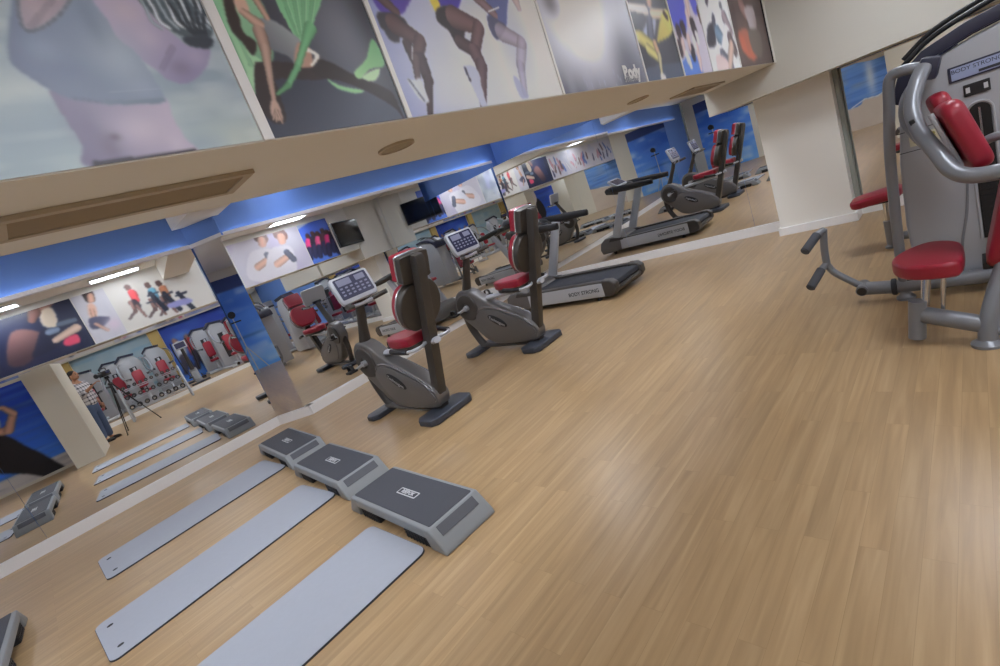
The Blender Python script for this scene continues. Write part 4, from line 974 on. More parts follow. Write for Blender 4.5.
# ------------------------------------------------------------------ multi-station weight machine at the right (local origin under the tower, world y = 4.6)
def foot_disk(m_, x, y, r=0.065): m_.lathe([(r, 0.0), (r, 0.018), (r*0.72, 0.032), (0.035, 0.045), (0.035, 0.05)], (x, y, 0), 24)
t = thing('weight_machine', 'silver-grey weight machine with red pads at the right frame edge', 'weight machine', (0, 4.6, 0))
OY = 4.6
m_ = MB()
tower = [(-0.44, 0.10), (-0.46, 0.55), (-0.44, 1.00), (-0.40, 1.33), (-0.33, 1.50), (-0.20, 1.615), (0.0, 1.675), (0.32, 1.735), (0.62, 1.72), (0.72, 1.55), (0.75, 0.95), (0.73, 0.10)]
m_.prism(tower, 'y', 0.07, 0.50, bevel=0.022, seg=3); tw = m_.build('tower_shroud', SHROUD, t)
m_ = MB(); m_.tube([(-0.19, 0.072, 0.12), (-0.17, 0.072, 0.35), (-0.125, 0.072, 0.58), (-0.10, 0.072, 0.85), (-0.095, 0.072, 1.18)], 0.009, 8, smooth=5); m_.build('panel_seam', TUBEG, tw)
for z in (1.075, 1.215):
    m_ = MB(); m_.box((-0.32, 0.0695, z+0.0), (0.22, 0.004, 0.005)); m_.build('panel_joint', DARKTXT, tw, smooth=False)
for k in range(2):
    m_ = MB(); m_.box((-0.335+k*0.095, 0.068, 1.145), (0.066, 0.006, 0.082), bevel=0.004); pc = m_.build('instruction_card', mat('cream_card_%d' % k, (206, 204, 180), 0.5), tw, smooth=False)
    m_ = MB(); m_.ell((-0.335+k*0.095, 0.064, 1.16), (0.012, 0.002, 0.012), 10); m_.box((-0.335+k*0.095, 0.0645, 1.137), (0.022, 0.002, 0.024)); m_.build('pictogram', mat('olive_print_%d' % k, (150, 146, 74), 0.5), pc)
m_ = MB()
lo = [(-0.385, 1.405), (-0.33, 1.515), (-0.20, 1.632), (0.0, 1.692), (0.32, 1.75), (0.64, 1.735)]
hi = [(0.66, 1.80), (0.32, 1.83), (-0.02, 1.772), (-0.24, 1.70), (-0.38, 1.585), (-0.43, 1.43)]
m_.prism(lo+hi, 'y', 0.045, 0.53, bevel=0.012); m_.build('top_cap', NAVY, t)
for k, (dy, dz) in enumerate(((0.30, 0.045), (0.42, 0.085))):
    m_ = MB(); m_.tube([(-0.36, dy, 1.60+dz), (-0.2, dy, 1.71+dz), (0.0, dy, 1.775+dz), (0.32, dy, 1.835+dz), (0.60, dy, 1.82+dz)], 0.017, 10, smooth=5); m_.build('top_rail', BLACK, t)
m_ = MB(); m_.box((0.015, 0.066, 1.485), (0.29, 0.012, 0.098), bevel=0.006); lp = m_.build('label_plate', NAVY, tw, smooth=False)
m_ = MB(); m_.box((0.015, 0.061, 1.485), (0.262, 0.006, 0.076), bevel=0.003); m_.build('label_field', LBLUE, lp, smooth=False)
lettering('BODY STRONG', 0.034, DARKTXT, lp, (0.005, 0.0572, 1.500), (1, 0, 0), (0, 0, 1), depth=0.0005)
m_ = MB(); m_.box((0.075, 0.0585, 1.462), (0.125, 0.004, 0.016)); m_.build('label_stripe', DARKTXT, lp, smooth=False)
m_ = MB(); m_.box((-0.005, 0.066, 1.362), (0.125, 0.014, 0.075), bevel=0.005); ct = m_.build('rep_counter', BLACK, tw, smooth=False)
for k in (-1, 1):
    m_ = MB(); m_.box((-0.005+k*0.042, 0.0585, 1.362), (0.020, 0.003, 0.034)); m_.build('counter_key', PLATE, ct, smooth=False)
# slot with the weight stack
sl = [(0.052*math.cos(a), 0.052*math.sin(a)) for a in np.linspace(0, PI, 11)]
m_ = MB(); m_.prism([(-0.005+x, 1.215+z) for x, z in sl]+[(-0.057, 0.36), (0.047, 0.36)], 'y', 0.0655, 0.078); m_.build('stack_slot', mat('slot_black', (16, 16, 18), 0.5), tw, smooth=False)
m_ = MB(); m_.tube([(-0.005+0.062*math.cos(a), 0.067, 1.215+0.062*math.sin(a)) for a in np.linspace(0, PI, 13)]+[(-0.067, 0.067, 0.36)], 0.008, 8); m_.tube([(0.057, 0.067, 1.215), (0.057, 0.067, 0.36)], 0.008, 8); m_.build('slot_rim', SHROUD, tw)
for k in range(14):
    m_ = MB(); m_.box((-0.005, 0.064, 0.39+k*0.036), (0.084, 0.006, 0.030), bevel=0.003); m_.cyl((-0.005, 0.058, 0.39+k*0.036), (-0.005, 0.066, 0.39+k*0.036), 0.006, 8); m_.build('weight_plate', BLACK, tw, smooth=False)
m_ = MB(); m_.cyl((-0.005, 0.060, 0.88), (-0.005, 0.060, 1.24), 0.007, 10); m_.build('selector_rod', CHROME, tw)
# guard tube at the front left edge
m_ = MB(); m_.tube([(-0.22, -0.10, 1.60), (-0.33, -0.10, 1.625), (-0.405, -0.08, 1.60), (-0.435, -0.05, 1.42), (-0.475, -0.02, 1.10), (-0.50, 0, 0.70), (-0.515, 0, 0.35), (-0.52, 0, 0.02)], 0.034, 16, smooth=6); foot_disk(m_, -0.52, 0, 0.06); m_.build('guard_tube', TUBEG, t)
m_ = MB(); m_.tube([(-0.56, 0, 0.105), (0.74, 0, 0.105)], 0.052, 16); foot_disk(m_, 0.70, 0, 0.065); m_.cyl((0.70, 0, 0.02), (0.70, 0, 0.1), 0.034); m_.build('base_tube', TUBEG, t)
# foot lever with two grips
m_ = MB(); m_.cyl((-0.595, 0, 0.105), (-0.565, 0, 0.105), 0.064, 20, 0.004); m_.build('collar', DARKTXT, t)
m_ = MB(); m_.tube([(-0.59, 0, 0.105), (-0.755, 0.01, 0.115)], 0.052, 16); m_.cyl((-0.78, -0.055, 0.115), (-0.78, 0.10, 0.125), 0.042, 20, 0.006)
m_.tube([(-0.78, 0.02, 0.13), (-0.86, 0.02, 0.20), (-0.95, 0.02, 0.285), (-0.99, 0.02, 0.36)], 0.027, 14, smooth=5); m_.tube([(-0.99, 0.02, 0.34), (-0.985, 0.02, 0.50), (-0.965, 0.02, 0.66)], 0.028, 14, smooth=4)
m_.tube([(-0.965, 0.02, 0.65), (-1.01, -0.06, 0.635)], 0.027, 14); m_.tube([(-0.99, 0.02, 0.37), (-1.03, -0.06, 0.335)], 0.027, 14)
lv = m_.build('lever', TUBEG, t)
m_ = MB(); m_.cyl((-0.78, -0.062, 0.114), (-0.78, -0.05, 0.1145), 0.033, 18, 0.004); m_.build('pivot_cap', BLACK, lv)
for a, b in (((-1.00, -0.04, 0.64), (-1.075, -0.20, 0.555)), ((-1.02, -0.04, 0.345), (-1.09, -0.20, 0.245))):
    m_ = MB(); m_.cyl(a, b, 0.034, 18, 0.008); m_.build('grip', mat('grey_rubber_grip', (76, 78, 86), 0.7), lv)
# press arm
m_ = MB(); m_.box((-0.205, -0.13, 1.585), (0.10, 0.22, 0.13), rot=Matrix.Rotation(R(18), 3, 'Y'), bevel=0.02); m_.build('arm_pivot', NAVY, t)
arm = [(-0.225, -0.22, 1.60), (-0.265, -0.30, 1.52), (-0.295, -0.38, 1.40), (-0.275, -0.48, 1.27), (-0.20, -0.62, 1.12), (-0.145, -0.70, 1.015), (-0.07, -0.74, 0.965), (0.06, -0.76, 0.955), (0.26, -0.76, 0.965)]
m_ = MB(); m_.tube(arm, 0.044, 18, smooth=6); pa = m_.build('press_arm', TUBEG, t)
m_ = MB(); m_.box((-0.292, -0.475, 1.30), (0.028, 0.05, 0.075), rot=Matrix.Rotation(R(-14), 3, 'Y'), bevel=0.006); m_.build('warning_sticker', BLACK, pa)
m_ = MB(); m_.tube([(-0.25, -0.02, 1.56), (-0.335, -0.16, 1.45), (-0.345, -0.24, 1.30), (-0.26, -0.33, 1.14), (-0.19, -0.40, 1.02), (-0.14, -0.42, 0.98)], 0.030, 14, smooth=6); m_.build('counter_arm', TUBEG, t)
m_ = MB(); m_.tube([(-0.02, -0.35, 1.07), (0.06, -0.38, 1.09), (0.16, -0.40, 1.05), (0.20, -0.40, 0.9)], 0.026, 14, smooth=5); m_.build('handle', TUBEG, t)
# pads
rp = Matrix.Rotation(R(-16), 3, 'Y') @ Matrix.Rotation(R(12), 3, 'Z') @ Matrix.Rotation(R(90), 3, 'Y')
m_ = MB(); m_.cushion((-0.085, -0.55, 1.175), (0.43, 0.30, 0.105), rp); ps = m_.build('chest_pad', RED, t)
m_ = MB(); m_.tube([(-0.205, -0.60, 1.345), (-0.155, -0.62, 1.175), (-0.105, -0.62, 1.01)], 0.014, 8); m_.box((-0.150, -0.55, 1.16), (0.018, 0.16, 0.30), rot=Matrix.Rotation(R(-16), 3, 'Y'), bevel=0.004); m_.build('pad_bracket', SILVERP, ps)
m_ = MB(); m_.cushion((-0.16, -0.22, 1.30), (0.26, 0.24, 0.09), rp); m_.build('arm_pad', RED, t)
rb = Matrix.Rotation(R(13), 3, 'Y') @ Matrix.Rotation(R(90), 3, 'Y')
m_ = MB(); m_.cushion((0.045, -0.66, 0.655), (0.50, 0.34, 0.10), rb); bp = m_.build('backrest', RED, t)
m_ = MB(); m_.box((0.15, -0.66, 0.60), (0.04, 0.22, 0.44), rot=Matrix.Rotation(R(13), 3, 'Y'), bevel=0.008); m_.box((0.0, -0.66, 0.425), (0.14, 0.20, 0.04), bevel=0.006); m_.build('backrest_plate', BLACK, bp)
# seat on two posts over its own frame
so = [(-0.485, -0.66), (-0.43, -0.50), (-0.32, -0.39), (-0.20, -0.44), (-0.145, -0.58), (-0.15, -0.87), (-0.21, -0.93), (-0.37, -0.90), (-0.46, -0.80)]
m_ = MB(); m_.prism([(a[0], a[1]) for a in catmull(so, 3, True)], 'z', 0.435, 0.53, bevel=0.028, seg=4); se = m_.build('seat', RED, t)
m_ = MB(); m_.box((-0.30, -0.70, 0.428), (0.22, 0.26, 0.018), bevel=0.004); m_.build('seat_plate', BLACK, se)
m_ = MB(); m_.cyl((-0.345, -0.82, 0.24), (-0.32, -0.79, 0.43), 0.024, 16); m_.cyl((-0.265, -0.80, 0.20), (-0.24, -0.78, 0.43), 0.013, 12); m_.build('seat_post', CHROME, t)
m_ = MB(); m_.tube([(-0.405, -0.84, 0.035), (-0.375, -0.84, 0.285)], 0.046, 18); m_.tube([(-0.36, -0.84, 0.19), (-0.08, -0.90, 0.115)], 0.052, 18); m_.tube([(-0.085, -0.93, 0.02), (-0.06, -0.90, 0.18), (0.02, -0.80, 0.42), (0.07, -0.72, 0.50)], 0.046, 16, smooth=5); m_.tube([(-0.05, -0.92, 0.085), (0.40, -0.92, 0.085)], 0.03, 12); foot_disk(m_, -0.085, -0.93, 0.075); foot_disk(m_, 0.40, -0.92, 0.07); m_.tube([(0.40, -0.92, 0.02), (0.40, -0.5, 0.09), (0.40, 0.0, 0.105)], 0.045, 14); m_.build('seat_frame', TUBEG, t)

# red stool of the next station, behind the machine
t = thing('exercise_stool', 'red padded stool standing behind the weight machine by the far mirror', 'stool', (-0.73, 6.12, 0))
m_ = MB(); m_.cushion((-0.06, 0, 0.535), (0.42, 0.34, 0.085), Matrix.Rotation(R(-6), 3, 'Y')); m_.build('seat', RED, t)
m_ = MB(); m_.box((-0.04, 0, 0.488), (0.20, 0.20, 0.02), bevel=0.004); m_.build('seat_plate', BLACK, t)
m_ = MB(); m_.cyl((0, 0, 0.24), (0, 0, 0.485), 0.024, 16); m_.build('post', CHROME, t)
m_ = MB(); m_.tube([(0, 0, 0.03), (0, 0, 0.28)], 0.042, 16); m_.tube([(0, 0, 0.10), (0.45, 0, 0.10)], 0.042, 16); foot_disk(m_, 0, 0, 0.06); foot_disk(m_, 0.45, 0, 0.06); m_.cyl((0.45, 0, 0.03), (0.45, 0, 0.1), 0.035); m_.build('base_frame', TUBEG, t)

# ------------------------------------------------------------------ wall pictures seen in the mirrors
def wall_pic(name, label, y, x0, x1, z0, z1, cell, painter, axis='y', sgn=1, cat='mural', group=None):
    p = Pic(x0, x1, z0, z1, cell, (120, 150, 200)); painter(p)
    if axis == 'y': fn = lambda a, b, t: (a, y+0.0056*sgn+t*sgn, b)
    else: fn = lambda a, b, t: (y+0.0056*sgn+t*sgn, a, b)
    return tag(p.build(name, fn, 0.005, m=PRINTM, gain=1.2), label, cat, group)
def ocean(p):
    p.grad((p.a0, p.b1), (p.a0, 1.0), (120, 166, 226), (86, 132, 204)); p.noise(1.6, 0.10, 0.5, (128, 166, 216), 3); p.noise(0.8, 0.05, 0.4, (52, 88, 160), 4)
    p.glow((-2.62, 1.72), 0.13, 0.62, (214, 224, 232), 0.85)
    p.poly([(p.a0-1, 0.78), (-3.2, 0.80), (-2.9, 0.98), (-2.5, 0.95), (-2.1, 1.10), (-1.6, 1.02), (-0.9, 1.12), (p.a1+1, 1.1), (p.a1+1, -1), (p.a0-1, -1)], (196, 182, 168), soft=2)
    for a, b in (((-3.3, 0.82), (-2.9, 0.98)), ((-2.9, 0.99), (-2.5, 0.95)), ((-2.5, 0.95), (-2.1, 1.11)), ((-2.1, 1.10), (-1.5, 1.03)), ((-1.5, 1.03), (-0.9, 1.12))): p.limb(a, b, 0.018, 0.018, (226, 226, 228), 0.2)
    p.noise(0.5, 0.2, 0.25, (178, 162, 148), 6)
wall_pic('wall_mural', 'ocean and beach mural reflected in the far right mirror', -7.54, -3.9, -0.35, 0.0, 2.9, 0.02, ocean)
def sky(p):
    p.grad((p.a0, p.b1), (p.a0, 0.0), (58, 110, 206), (96, 156, 236)); p.noise(0.9, 0.35, 0.6, (150, 190, 232), 5); p.noise(0.4, 0.18, 0.5, (196, 214, 236), 9); p.noise(1.5, 0.5, 0.5, (30, 78, 182), 2)
    p.poly([(p.a0-1, 2.62), (p.a1+1, 2.62), (p.a1+1, 4), (p.a0-1, 4)], (40, 60, 120), smooth=False)
    p.glow(((p.a0+p.a1)/2, 1.1), 0.6, 0.05, (60, 104, 170), 0.8)
wall_pic('wall_mural', 'blue sky and cloud mural reflected in the narrow mirror strip', -7.54, -7.55, -5.5, 0.0, 3.0, 0.025, sky)
def dancer(p):
    p.grad((0, p.b1), (0, 0.3), (20, 60, 190), (60, 124, 226)); p.noise(1.2, 0.08, 0.35, (110, 150, 220), 3)
    p.poly([(-9, 0.0), (9, 0.0), (9, 0.30), (-1.6, 0.34), (-9, 0.22)], (196, 192, 190), soft=2); p.noise(0.5, 0.05, 0.25, (80, 86, 110), 8)
    def c(q):
        P = at(q[0], q[1], 0, -0.55, M1); return (P[1], P[2])
    p.conv = c
    p.poly([(-60, 428), (0, 434), (26, 446), (50, 458), (72, 472), (66, 482), (30, 474), (-60, 470)], (28, 24, 30)); p.poly([(-60, 380), (-14, 404), (-2, 430), (-60, 428)], (214, 206, 204)); p.limb((-12, 436), (8, 430), 5, 4.5, (206, 160, 140)); p.limb((9, 430), (13, 414), 4.5, 3.5, (206, 160, 140)); p.limb((13, 413), (3, 408), 3.5, 3, (214, 170, 150)); p.limb((3, 408), (-6, 409), 2, 1.5, (214, 170, 150))
wall_pic('wall_mural', 'deep blue mural of a dancer in black, at the left frame edge', -0.55, -3.9, -0.93, 0.06, 2.1, 0.02, dancer, axis='x', sgn=-1)
def players(p):
    p.grad((p.a0, 2.2), (p.a0, 0), (24, 54, 150), (60, 120, 214)); p.noise(0.7, 0.3, 0.5, (110, 160, 230), 4)
    for k in range(5):
        x = p.a0+(k+0.7)*(p.a1-p.a0)/5.4; c_ = [(210, 214, 226), (190, 60, 70), (60, 50, 70), (220, 190, 170), (120, 140, 190)][k]
        p.limb((x, 1.75), (x, 1.80), 0.10, 0.10, (150, 110, 96)); p.limb((x, 1.15), (x+0.05, 1.55), 0.17, 0.20, c_); p.limb((x, 1.1), (x+0.16, 0.5), 0.12, 0.08, (60, 56, 76)); p.limb((x, 1.1), (x-0.16, 0.5), 0.12, 0.08, (60, 56, 76)); p.limb((x+0.1, 1.5), (x+0.4, 1.75), 0.06, 0.05, (160, 120, 104))
def pale(p):
    p.grad((p.a0, 2.4), (p.a0, 0), (150, 172, 184), (170, 184, 184)); p.noise(0.6, 0.12, 0.5, (120, 160, 190), 5); p.noise(0.3, 0.4, 0.25, (206, 214, 210), 15)
GW = 'blue murals on the right wall between ochre piers'
k = 0
for y0, y1, f, lb in ((-6.6, -4.2, pale, 'pale blue mural on the right wall, nearest the back wall'), (-3.8, -1.4, players, 'blue mural of players on the right wall near the dumbbells'), (-1.0, 1.4, pale, 'pale blue mural on the right wall behind the dumbbell rack'), (1.8, 4.2, players, 'blue mural of players on the right wall above the raised deck'), (4.6, 7.4, pale, 'pale blue mural on the right wall next to the far wall')):
    wall_pic('wall_mural', lb, 7.94, y0, y1, 0.16, 2.5, 0.04, f, axis='x', sgn=-1, group=GW)
m_ = MB()
for y in (-6.85, -4.0, -1.2, 1.6, 4.4, 7.65): m_.box((7.90, y, ZC/2), (0.20, 0.36, ZC))
struct('trim_14', m_, OCHRE, smooth=False)
m_ = MB(); m_.box((7.80, 0.3, 2.86), (0.28, 15.4, 0.82)); struct('trim_15', m_, CREAM, smooth=False)
m_ = MB(); m_.box((7.655, 0.3, 2.4975), (0.02, 14.3, 0.004)); struct('trim_17', m_, CREAM, smooth=False)
GR = 'posters along the top of the right wall'
for i in range(6):
    r_ = np.random.RandomState(30+i); cols = [(70, 96, 180), (220, 216, 222), (190, 90, 110), (60, 60, 80), (220, 190, 176)]
    def clut(p):
        p.I[:] = [(206, 206, 214), (120, 140, 190), (214, 210, 206)][i % 3]; p.noise(0.4, 0.4, 0.5, cols[i % 5], i)
        for q in range(12):
            x = p.a0+r_.rand()*(p.a1-p.a0); z = 2.55+r_.rand()*0.4; p.limb((x, z), (x+0.1*r_.randn()*0.4, z+0.2), 0.07, 0.05, cols[r_.randint(5)])
    wall_pic('poster', 'crowded sports poster high on the right wall, %s' % ['at the back corner', 'above the players by the dumbbells', 'above the dumbbell rack', 'above the raised deck edge', 'above the middle of the deck', 'at the far corner'][i], 7.66, -6.6+i*2.35, -6.6+i*2.35+2.3, 2.5, 3.2, 0.045, clut, axis='x', sgn=-1, cat='poster', group=GR)
# television by the end of the bulkhead
t = thing('television', 'black flat television mounted at the end of the bulkhead, seen in mirrors', 'television', (-2.77, 6.80, 2.61), R(-24))
m_ = MB(); m_.box((0, 0, 0), (0.05, 1.08, 0.62), bevel=0.012); m_.build('housing', BLACK, t)
m_ = MB(); m_.box((-0.026, 0, 0.01), (0.004, 1.03, 0.56)); m_.build('screen', TVS, t, smooth=False)
m_ = MB(); m_.box((0.05, 0, 0), (0.06, 0.24, 0.24), bevel=0.01); m_.tube([(0.08, 0, 0), (0.16, 0.03, 0), (0.342, 0, 0)], 0.03, 10); m_.build('wall_arm', BLACK, t)

# ------------------------------------------------------------------ free weights and machines on the far side, seen in the mirrors
t = thing('dumbbell_rack', 'three tier metal dumbbell rack standing in front of the raised deck', 'dumbbell rack', (3.35, 0.85, 0))
for s in (-1, 1):
    m_ = MB(); m_.tube([(-0.30, s*0.80, 0.03), (-0.22, s*0.80, 0.25), (0.28, s*0.80, 1.02)], 0.035, 4); m_.tube([(-0.34, s*0.80, 0.03), (0.36, s*0.80, 0.03)], 0.035, 4); m_.tube([(0.28, s*0.80, 1.02), (0.30, s*0.80, 0.04)], 0.03, 4); m_.build('side_frame', SILVERP, t)
tiers = [(-0.20, 0.34), (0.0, 0.64), (0.20, 0.94)]
for x, z in tiers:
    m_ = MB()
    for dx in (-0.075, 0.075): m_.box((x+dx, 0, z-0.02+dx*0.3), (0.035, 1.56, 0.03))
    m_.box((x, 0, z-0.045), (0.20, 1.56, 0.012)); m_.build('shelf', SILVERP, t, smooth=False)
def make_dumbbell(r):
    o = thing('dumbbell', 'chrome and black dumbbell lying on the dumbbell rack', 'dumbbell', group='dumbbells on the rack')
    m_ = MB(); m_.cyl((-0.075, 0, 0), (0.075, 0, 0), 0.016, 12); m_.build('handle', CHROME, o)
    for s in (-1, 1):
        m_ = MB(); m_.lathe([(0.02, 0.0), (r*0.9, 0.0), (r, 0.012), (r, 0.05), (r*0.9, 0.062), (0.02, 0.062)], (s*0.06, 0, 0), 16, Matrix.Rotation(R(90*s), 3, 'Y')); h_ = m_.build('head', BLACK, o)
        m_ = MB(); m_.cyl((s*0.118, 0, 0), (s*0.126, 0, 0), r*0.55, 14); m_.build('end_cap', CHROME, h_)
    return o
db = [make_dumbbell(0.05), make_dumbbell(0.06), make_dumbbell(0.068)]
first = [True]*3
for k, (x, z) in enumerate(tiers):
    n_ = [8, 9, 10][k]; r = [0.068, 0.06, 0.05][k]
    for i in range(n_):
        j = 2-k; o = db[j] if first[j] else copy_tree(db[j]); first[j] = False
        o.location = (3.35+x, 0.85-0.68+i*1.36/(n_-1), z+0.011+r)
def weight_station(label, x, y, rz, z=0.0, variant=0):
    t = thing('weight_machine', label, 'weight machine', (x, y, z), rz, 'weight machines across the room')
    m_ = MB(); m_.prism([(-0.32, 0.06), (-0.30, 1.45), (-0.18, 1.68), (0.18, 1.74), (0.34, 1.60), (0.36, 0.06)], 'y', 0.30, 0.62, bevel=0.03); m_.build('tower_shroud', SHROUD, t)
    m_ = MB(); m_.prism([(-0.20, 1.69), (0.18, 1.75), (0.36, 1.60), (0.38, 1.66), (0.20, 1.82), (-0.22, 1.76)], 'y', 0.28, 0.64); m_.build('top_cap', NAVY, t)
    m_ = MB(); m_.box((0, 0.296, 0.85), (0.20, 0.012, 0.95), bevel=0.004); m_.build('stack_slot', BLACK, t, smooth=False)
    for k in range(10):
        m_ = MB(); m_.box((0, 0.287, 0.44+k*0.05), (0.16, 0.012, 0.038)); m_.build('weight_plate', BIKED, t, smooth=False)
    m_ = MB(); m_.tube([(-0.38, 0.50, 0.06), (-0.36, -0.70, 0.06), (0.36, -0.70, 0.06), (0.40, 0.50, 0.06)], 0.04, 10); m_.tube([(0, -0.66, 0.08), (0, -0.60, 0.42)], 0.04, 10); m_.tube([(0, -0.25, 0.10), (0, -0.22, 0.6), (0, -0.12, 1.3)], 0.035, 10, smooth=3); m_.tube([(0, 0.3, 0.1), (0, -0.66, 0.1)], 0.04, 10); m_.build('frame', [SILVERP, TUBEG][variant % 2], t)
    m_ = MB(); m_.cushion((0, -0.52, 0.47), (0.36, 0.38, 0.09)); m_.build('seat', RED, t)
    m_ = MB(); m_.cushion((0, -0.23, 0.90), (0.30, 0.60, 0.09), Matrix.Rotation(R(82), 3, 'X')); m_.build('backrest', RED, t)
    for s in (-1, 1):
        m_ = MB(); m_.tube([(s*0.30, 0.25, 1.55), (s*0.42, -0.05, 1.45), (s*0.44, -0.35, 1.15), (s*0.36, -0.55, 1.0), (s*0.22, -0.58, 0.98)], 0.026, 10, smooth=4); a_ = m_.build('press_arm', TUBEG, t)
        m_ = MB(); m_.cyl((s*0.36, -0.55, 1.0), (s*0.22, -0.58, 0.98), 0.034, 12); m_.build('grip', BLACK, a_)
    return t
wsr = None
st = [(2.5, 6.7, 200, 0), (0.9, 6.55, 170, 0), (4.1, 6.6, 215, 0), (5.5, 3.45, 262, 0.15), (5.5, 4.75, 262, 0.15), (5.5, 6.05, 262, 0.15), (7.05, 2.95, 270, 0.15), (7.0, 4.2, 270, 0.15), (5.2, -1.9, 280, 0), (5.2, -3.4, 265, 0), (7.0, 5.5, 270, 0.15), (3.2, -4.6, 330, 0), (5.5, 0.60, 265, 0.15), (7.0, 1.35, 270, 0.15), (7.0, 0.0, 270, 0.15), (5.5, -0.70, 275, 0.15)]
lbs = ['between the other two by the far mirror', 'closest behind the main machine', 'in the far right corner on the floor', 'first along the raised deck edge', 'second along the raised deck edge', 'third along the raised deck edge', 'at the wall, first from the dumbbells', 'at the wall, middle of the raised deck', 'on the floor behind the cameraman', 'on the floor by the back corner', 'at the wall, last on the raised deck', 'alone before the back wall', 'behind the middle of the dumbbell rack', 'at the wall behind the dumbbell rack', 'at the wall beside the ochre pier', 'behind the near end of the dumbbell rack']
for (x, y, a, z), lb in zip(st, lbs):
    lab = 'mirrored grey weight machine with red seat, ' + lb
    if wsr is None: wsr = weight_station(lab, x, y, R(a), z)
    else:
        c_ = copy_tree(wsr); place(c_, (x, y, z), R(a), lab)
# black cross trainers on the deck edge
def trainer(label, x, y, z, rz):
    t = thing('cross_trainer', label, 'cross trainer', (x, y, z), rz, 'cross trainers on the raised deck')
    m_ = MB(); m_.prism([(-0.9, 0.02), (-0.9, 0.3), (-0.6, 0.52), (-0.25, 0.42), (-0.1, 0.1), (0.7, 0.08), (0.7, 0.02)], 'y', -0.12, 0.12, bevel=0.03); m_.build('body', BIKEG, t)
    m_ = MB(); m_.box((0.68, 0, 0.03), (0.12, 0.6, 0.06), bevel=0.015); m_.box((-0.85, 0, 0.03), (0.12, 0.6, 0.06), bevel=0.015); m_.build('foot_bar', BIKEFOOT, t)
    m_ = MB(); m_.tube([(-0.5, 0, 0.45), (-0.38, 0, 1.30)], [0.07, 0.05], 12); m_.build('mast', BIKED, t)
    m_ = MB(); m_.box((-0.36, 0, 1.42), (0.06, 0.40, 0.28), rot=Matrix.Rotation(R(-20), 3, 'Y'), bevel=0.02); co = m_.build('console', SILVERP, t)
    m_ = MB(); m_.box((-0.325, 0, 1.43), (0.01, 0.32, 0.2), rot=Matrix.Rotation(R(-20), 3, 'Y')); m_.build('screen', SCREEN, co, smooth=False)
    for s in (-1, 1):
        m_ = MB(); m_.tube([(-0.30, s*0.24, 1.6), (-0.34, s*0.26, 1.35), (-0.45, s*0.24, 0.8), (-0.48, s*0.2, 0.4)], 0.02, 10, smooth=4); m_.build('swing_arm', BLACK, t)
        m_ = MB(); m_.box((0.15, s*0.18, 0.20+s*0.06), (0.36, 0.13, 0.04), bevel=0.01); m_.tube([(-0.4, s*0.18, 0.3+s*0.08), (0.0, s*0.18, 0.19+s*0.06)], 0.02, 8); m_.build('pedal', BLACK, t)
    return t
tr = trainer('black cross trainer on the raised deck nearest the dumbbell rack', 5.45, 2.1, 0.15, R(180))
for x, y, lb in ((6.5, 7.3, 'black cross trainer on the raised deck by the far wall'),):
    place(copy_tree(tr), (x, y, 0.15), R(175), lb)

# light stand in front of the sky mural
t = thing('light_stand', 'white lamp tripod with black head before the blue sky mural', 'light stand', (-6.75, -6.6, 0))
for k in range(3):
    a = R(90+120*k); m_ = MB(); m_.tube([(0, 0, 0.85), (0.42*math.cos(a), 0.42*math.sin(a), 0.015)], 0.014, 8); m_.build('leg', PLATE, t)
m_ = MB(); m_.tube([(0, 0, 0.55), (0, 0, 1.75)], 0.016, 10); m_.build('pole', PLATE, t)
m_ = MB(); m_.box((0, 0.02, 1.82), (0.12, 0.20, 0.14), bevel=0.02); m_.cyl((0, 0.12, 1.84), (0, 0.22, 1.85), 0.10, 18); m_.tube([(-0.18, 0, 1.62), (0.18, 0, 1.62)], 0.02, 8); m_.build('lamp_head', BLACK, t)

# ------------------------------------------------------------------ video tripod and cameraman, seen in the mirror
TX, TY = 0.93, 0.14
t = thing('camera_tripod', 'tall black video tripod with camera beside the man in plaid', 'tripod', (TX, TY, 0))
for a in (R(200), R(88), R(-22)):
    m_ = MB(); m_.tube([(0.03*math.cos(a), 0.03*math.sin(a), 1.30), (0.30*math.cos(a), 0.30*math.sin(a), 0.62)], 0.018, 8); m_.tube([(0.29*math.cos(a), 0.29*math.sin(a), 0.66), (0.56*math.cos(a), 0.56*math.sin(a), 0.012)], 0.012, 8); lg = m_.build('leg', BLACK, t)
    m_ = MB(); m_.ell((0.56*math.cos(a), 0.56*math.sin(a), 0.014), (0.022, 0.022, 0.014), 10); m_.build('rubber_foot', RUBBER, lg)
m_ = MB(); m_.cyl((0, 0, 1.05), (0, 0, 1.46), 0.02, 12); m_.lathe([(0.05, 1.28), (0.055, 1.33), (0.03, 1.36)], (0, 0, 0)); m_.build('centre_column', BLACK, t)
m_ = MB(); m_.box((0, 0, 1.49), (0.10, 0.10, 0.07), bevel=0.01); m_.tube([(0.02, 0, 1.48), (0.30, -0.12, 1.34)], 0.011, 8); m_.build('pan_head', BLACK, t)
t = thing('video_camera', 'black video camera mounted on the tall tripod', 'camera', (TX, TY, 1.527), R(35))
m_ = MB(); m_.box((0, 0, 0.075), (0.28, 0.11, 0.14), bevel=0.015); m_.build('body', BLACK, t)
m_ = MB(); m_.cyl((-0.12, 0, 0.08), (-0.27, 0, 0.08), 0.045, 18, 0.006); m_.cyl((-0.25, 0, 0.08), (-0.30, 0, 0.08), 0.055, 18, 0.004); m_.build('lens', RUBBER, t)
m_ = MB(); m_.tube([(-0.10, 0, 0.15), (-0.08, 0, 0.21), (0.08, 0, 0.21), (0.10, 0, 0.15)], 0.012, 8, smooth=3); m_.build('carry_handle', BLACK, t)
m_ = MB(); m_.box((-0.02, 0.10, 0.10), (0.11, 0.012, 0.075), bevel=0.004); m_.build('flip_screen', SCREEN, t)

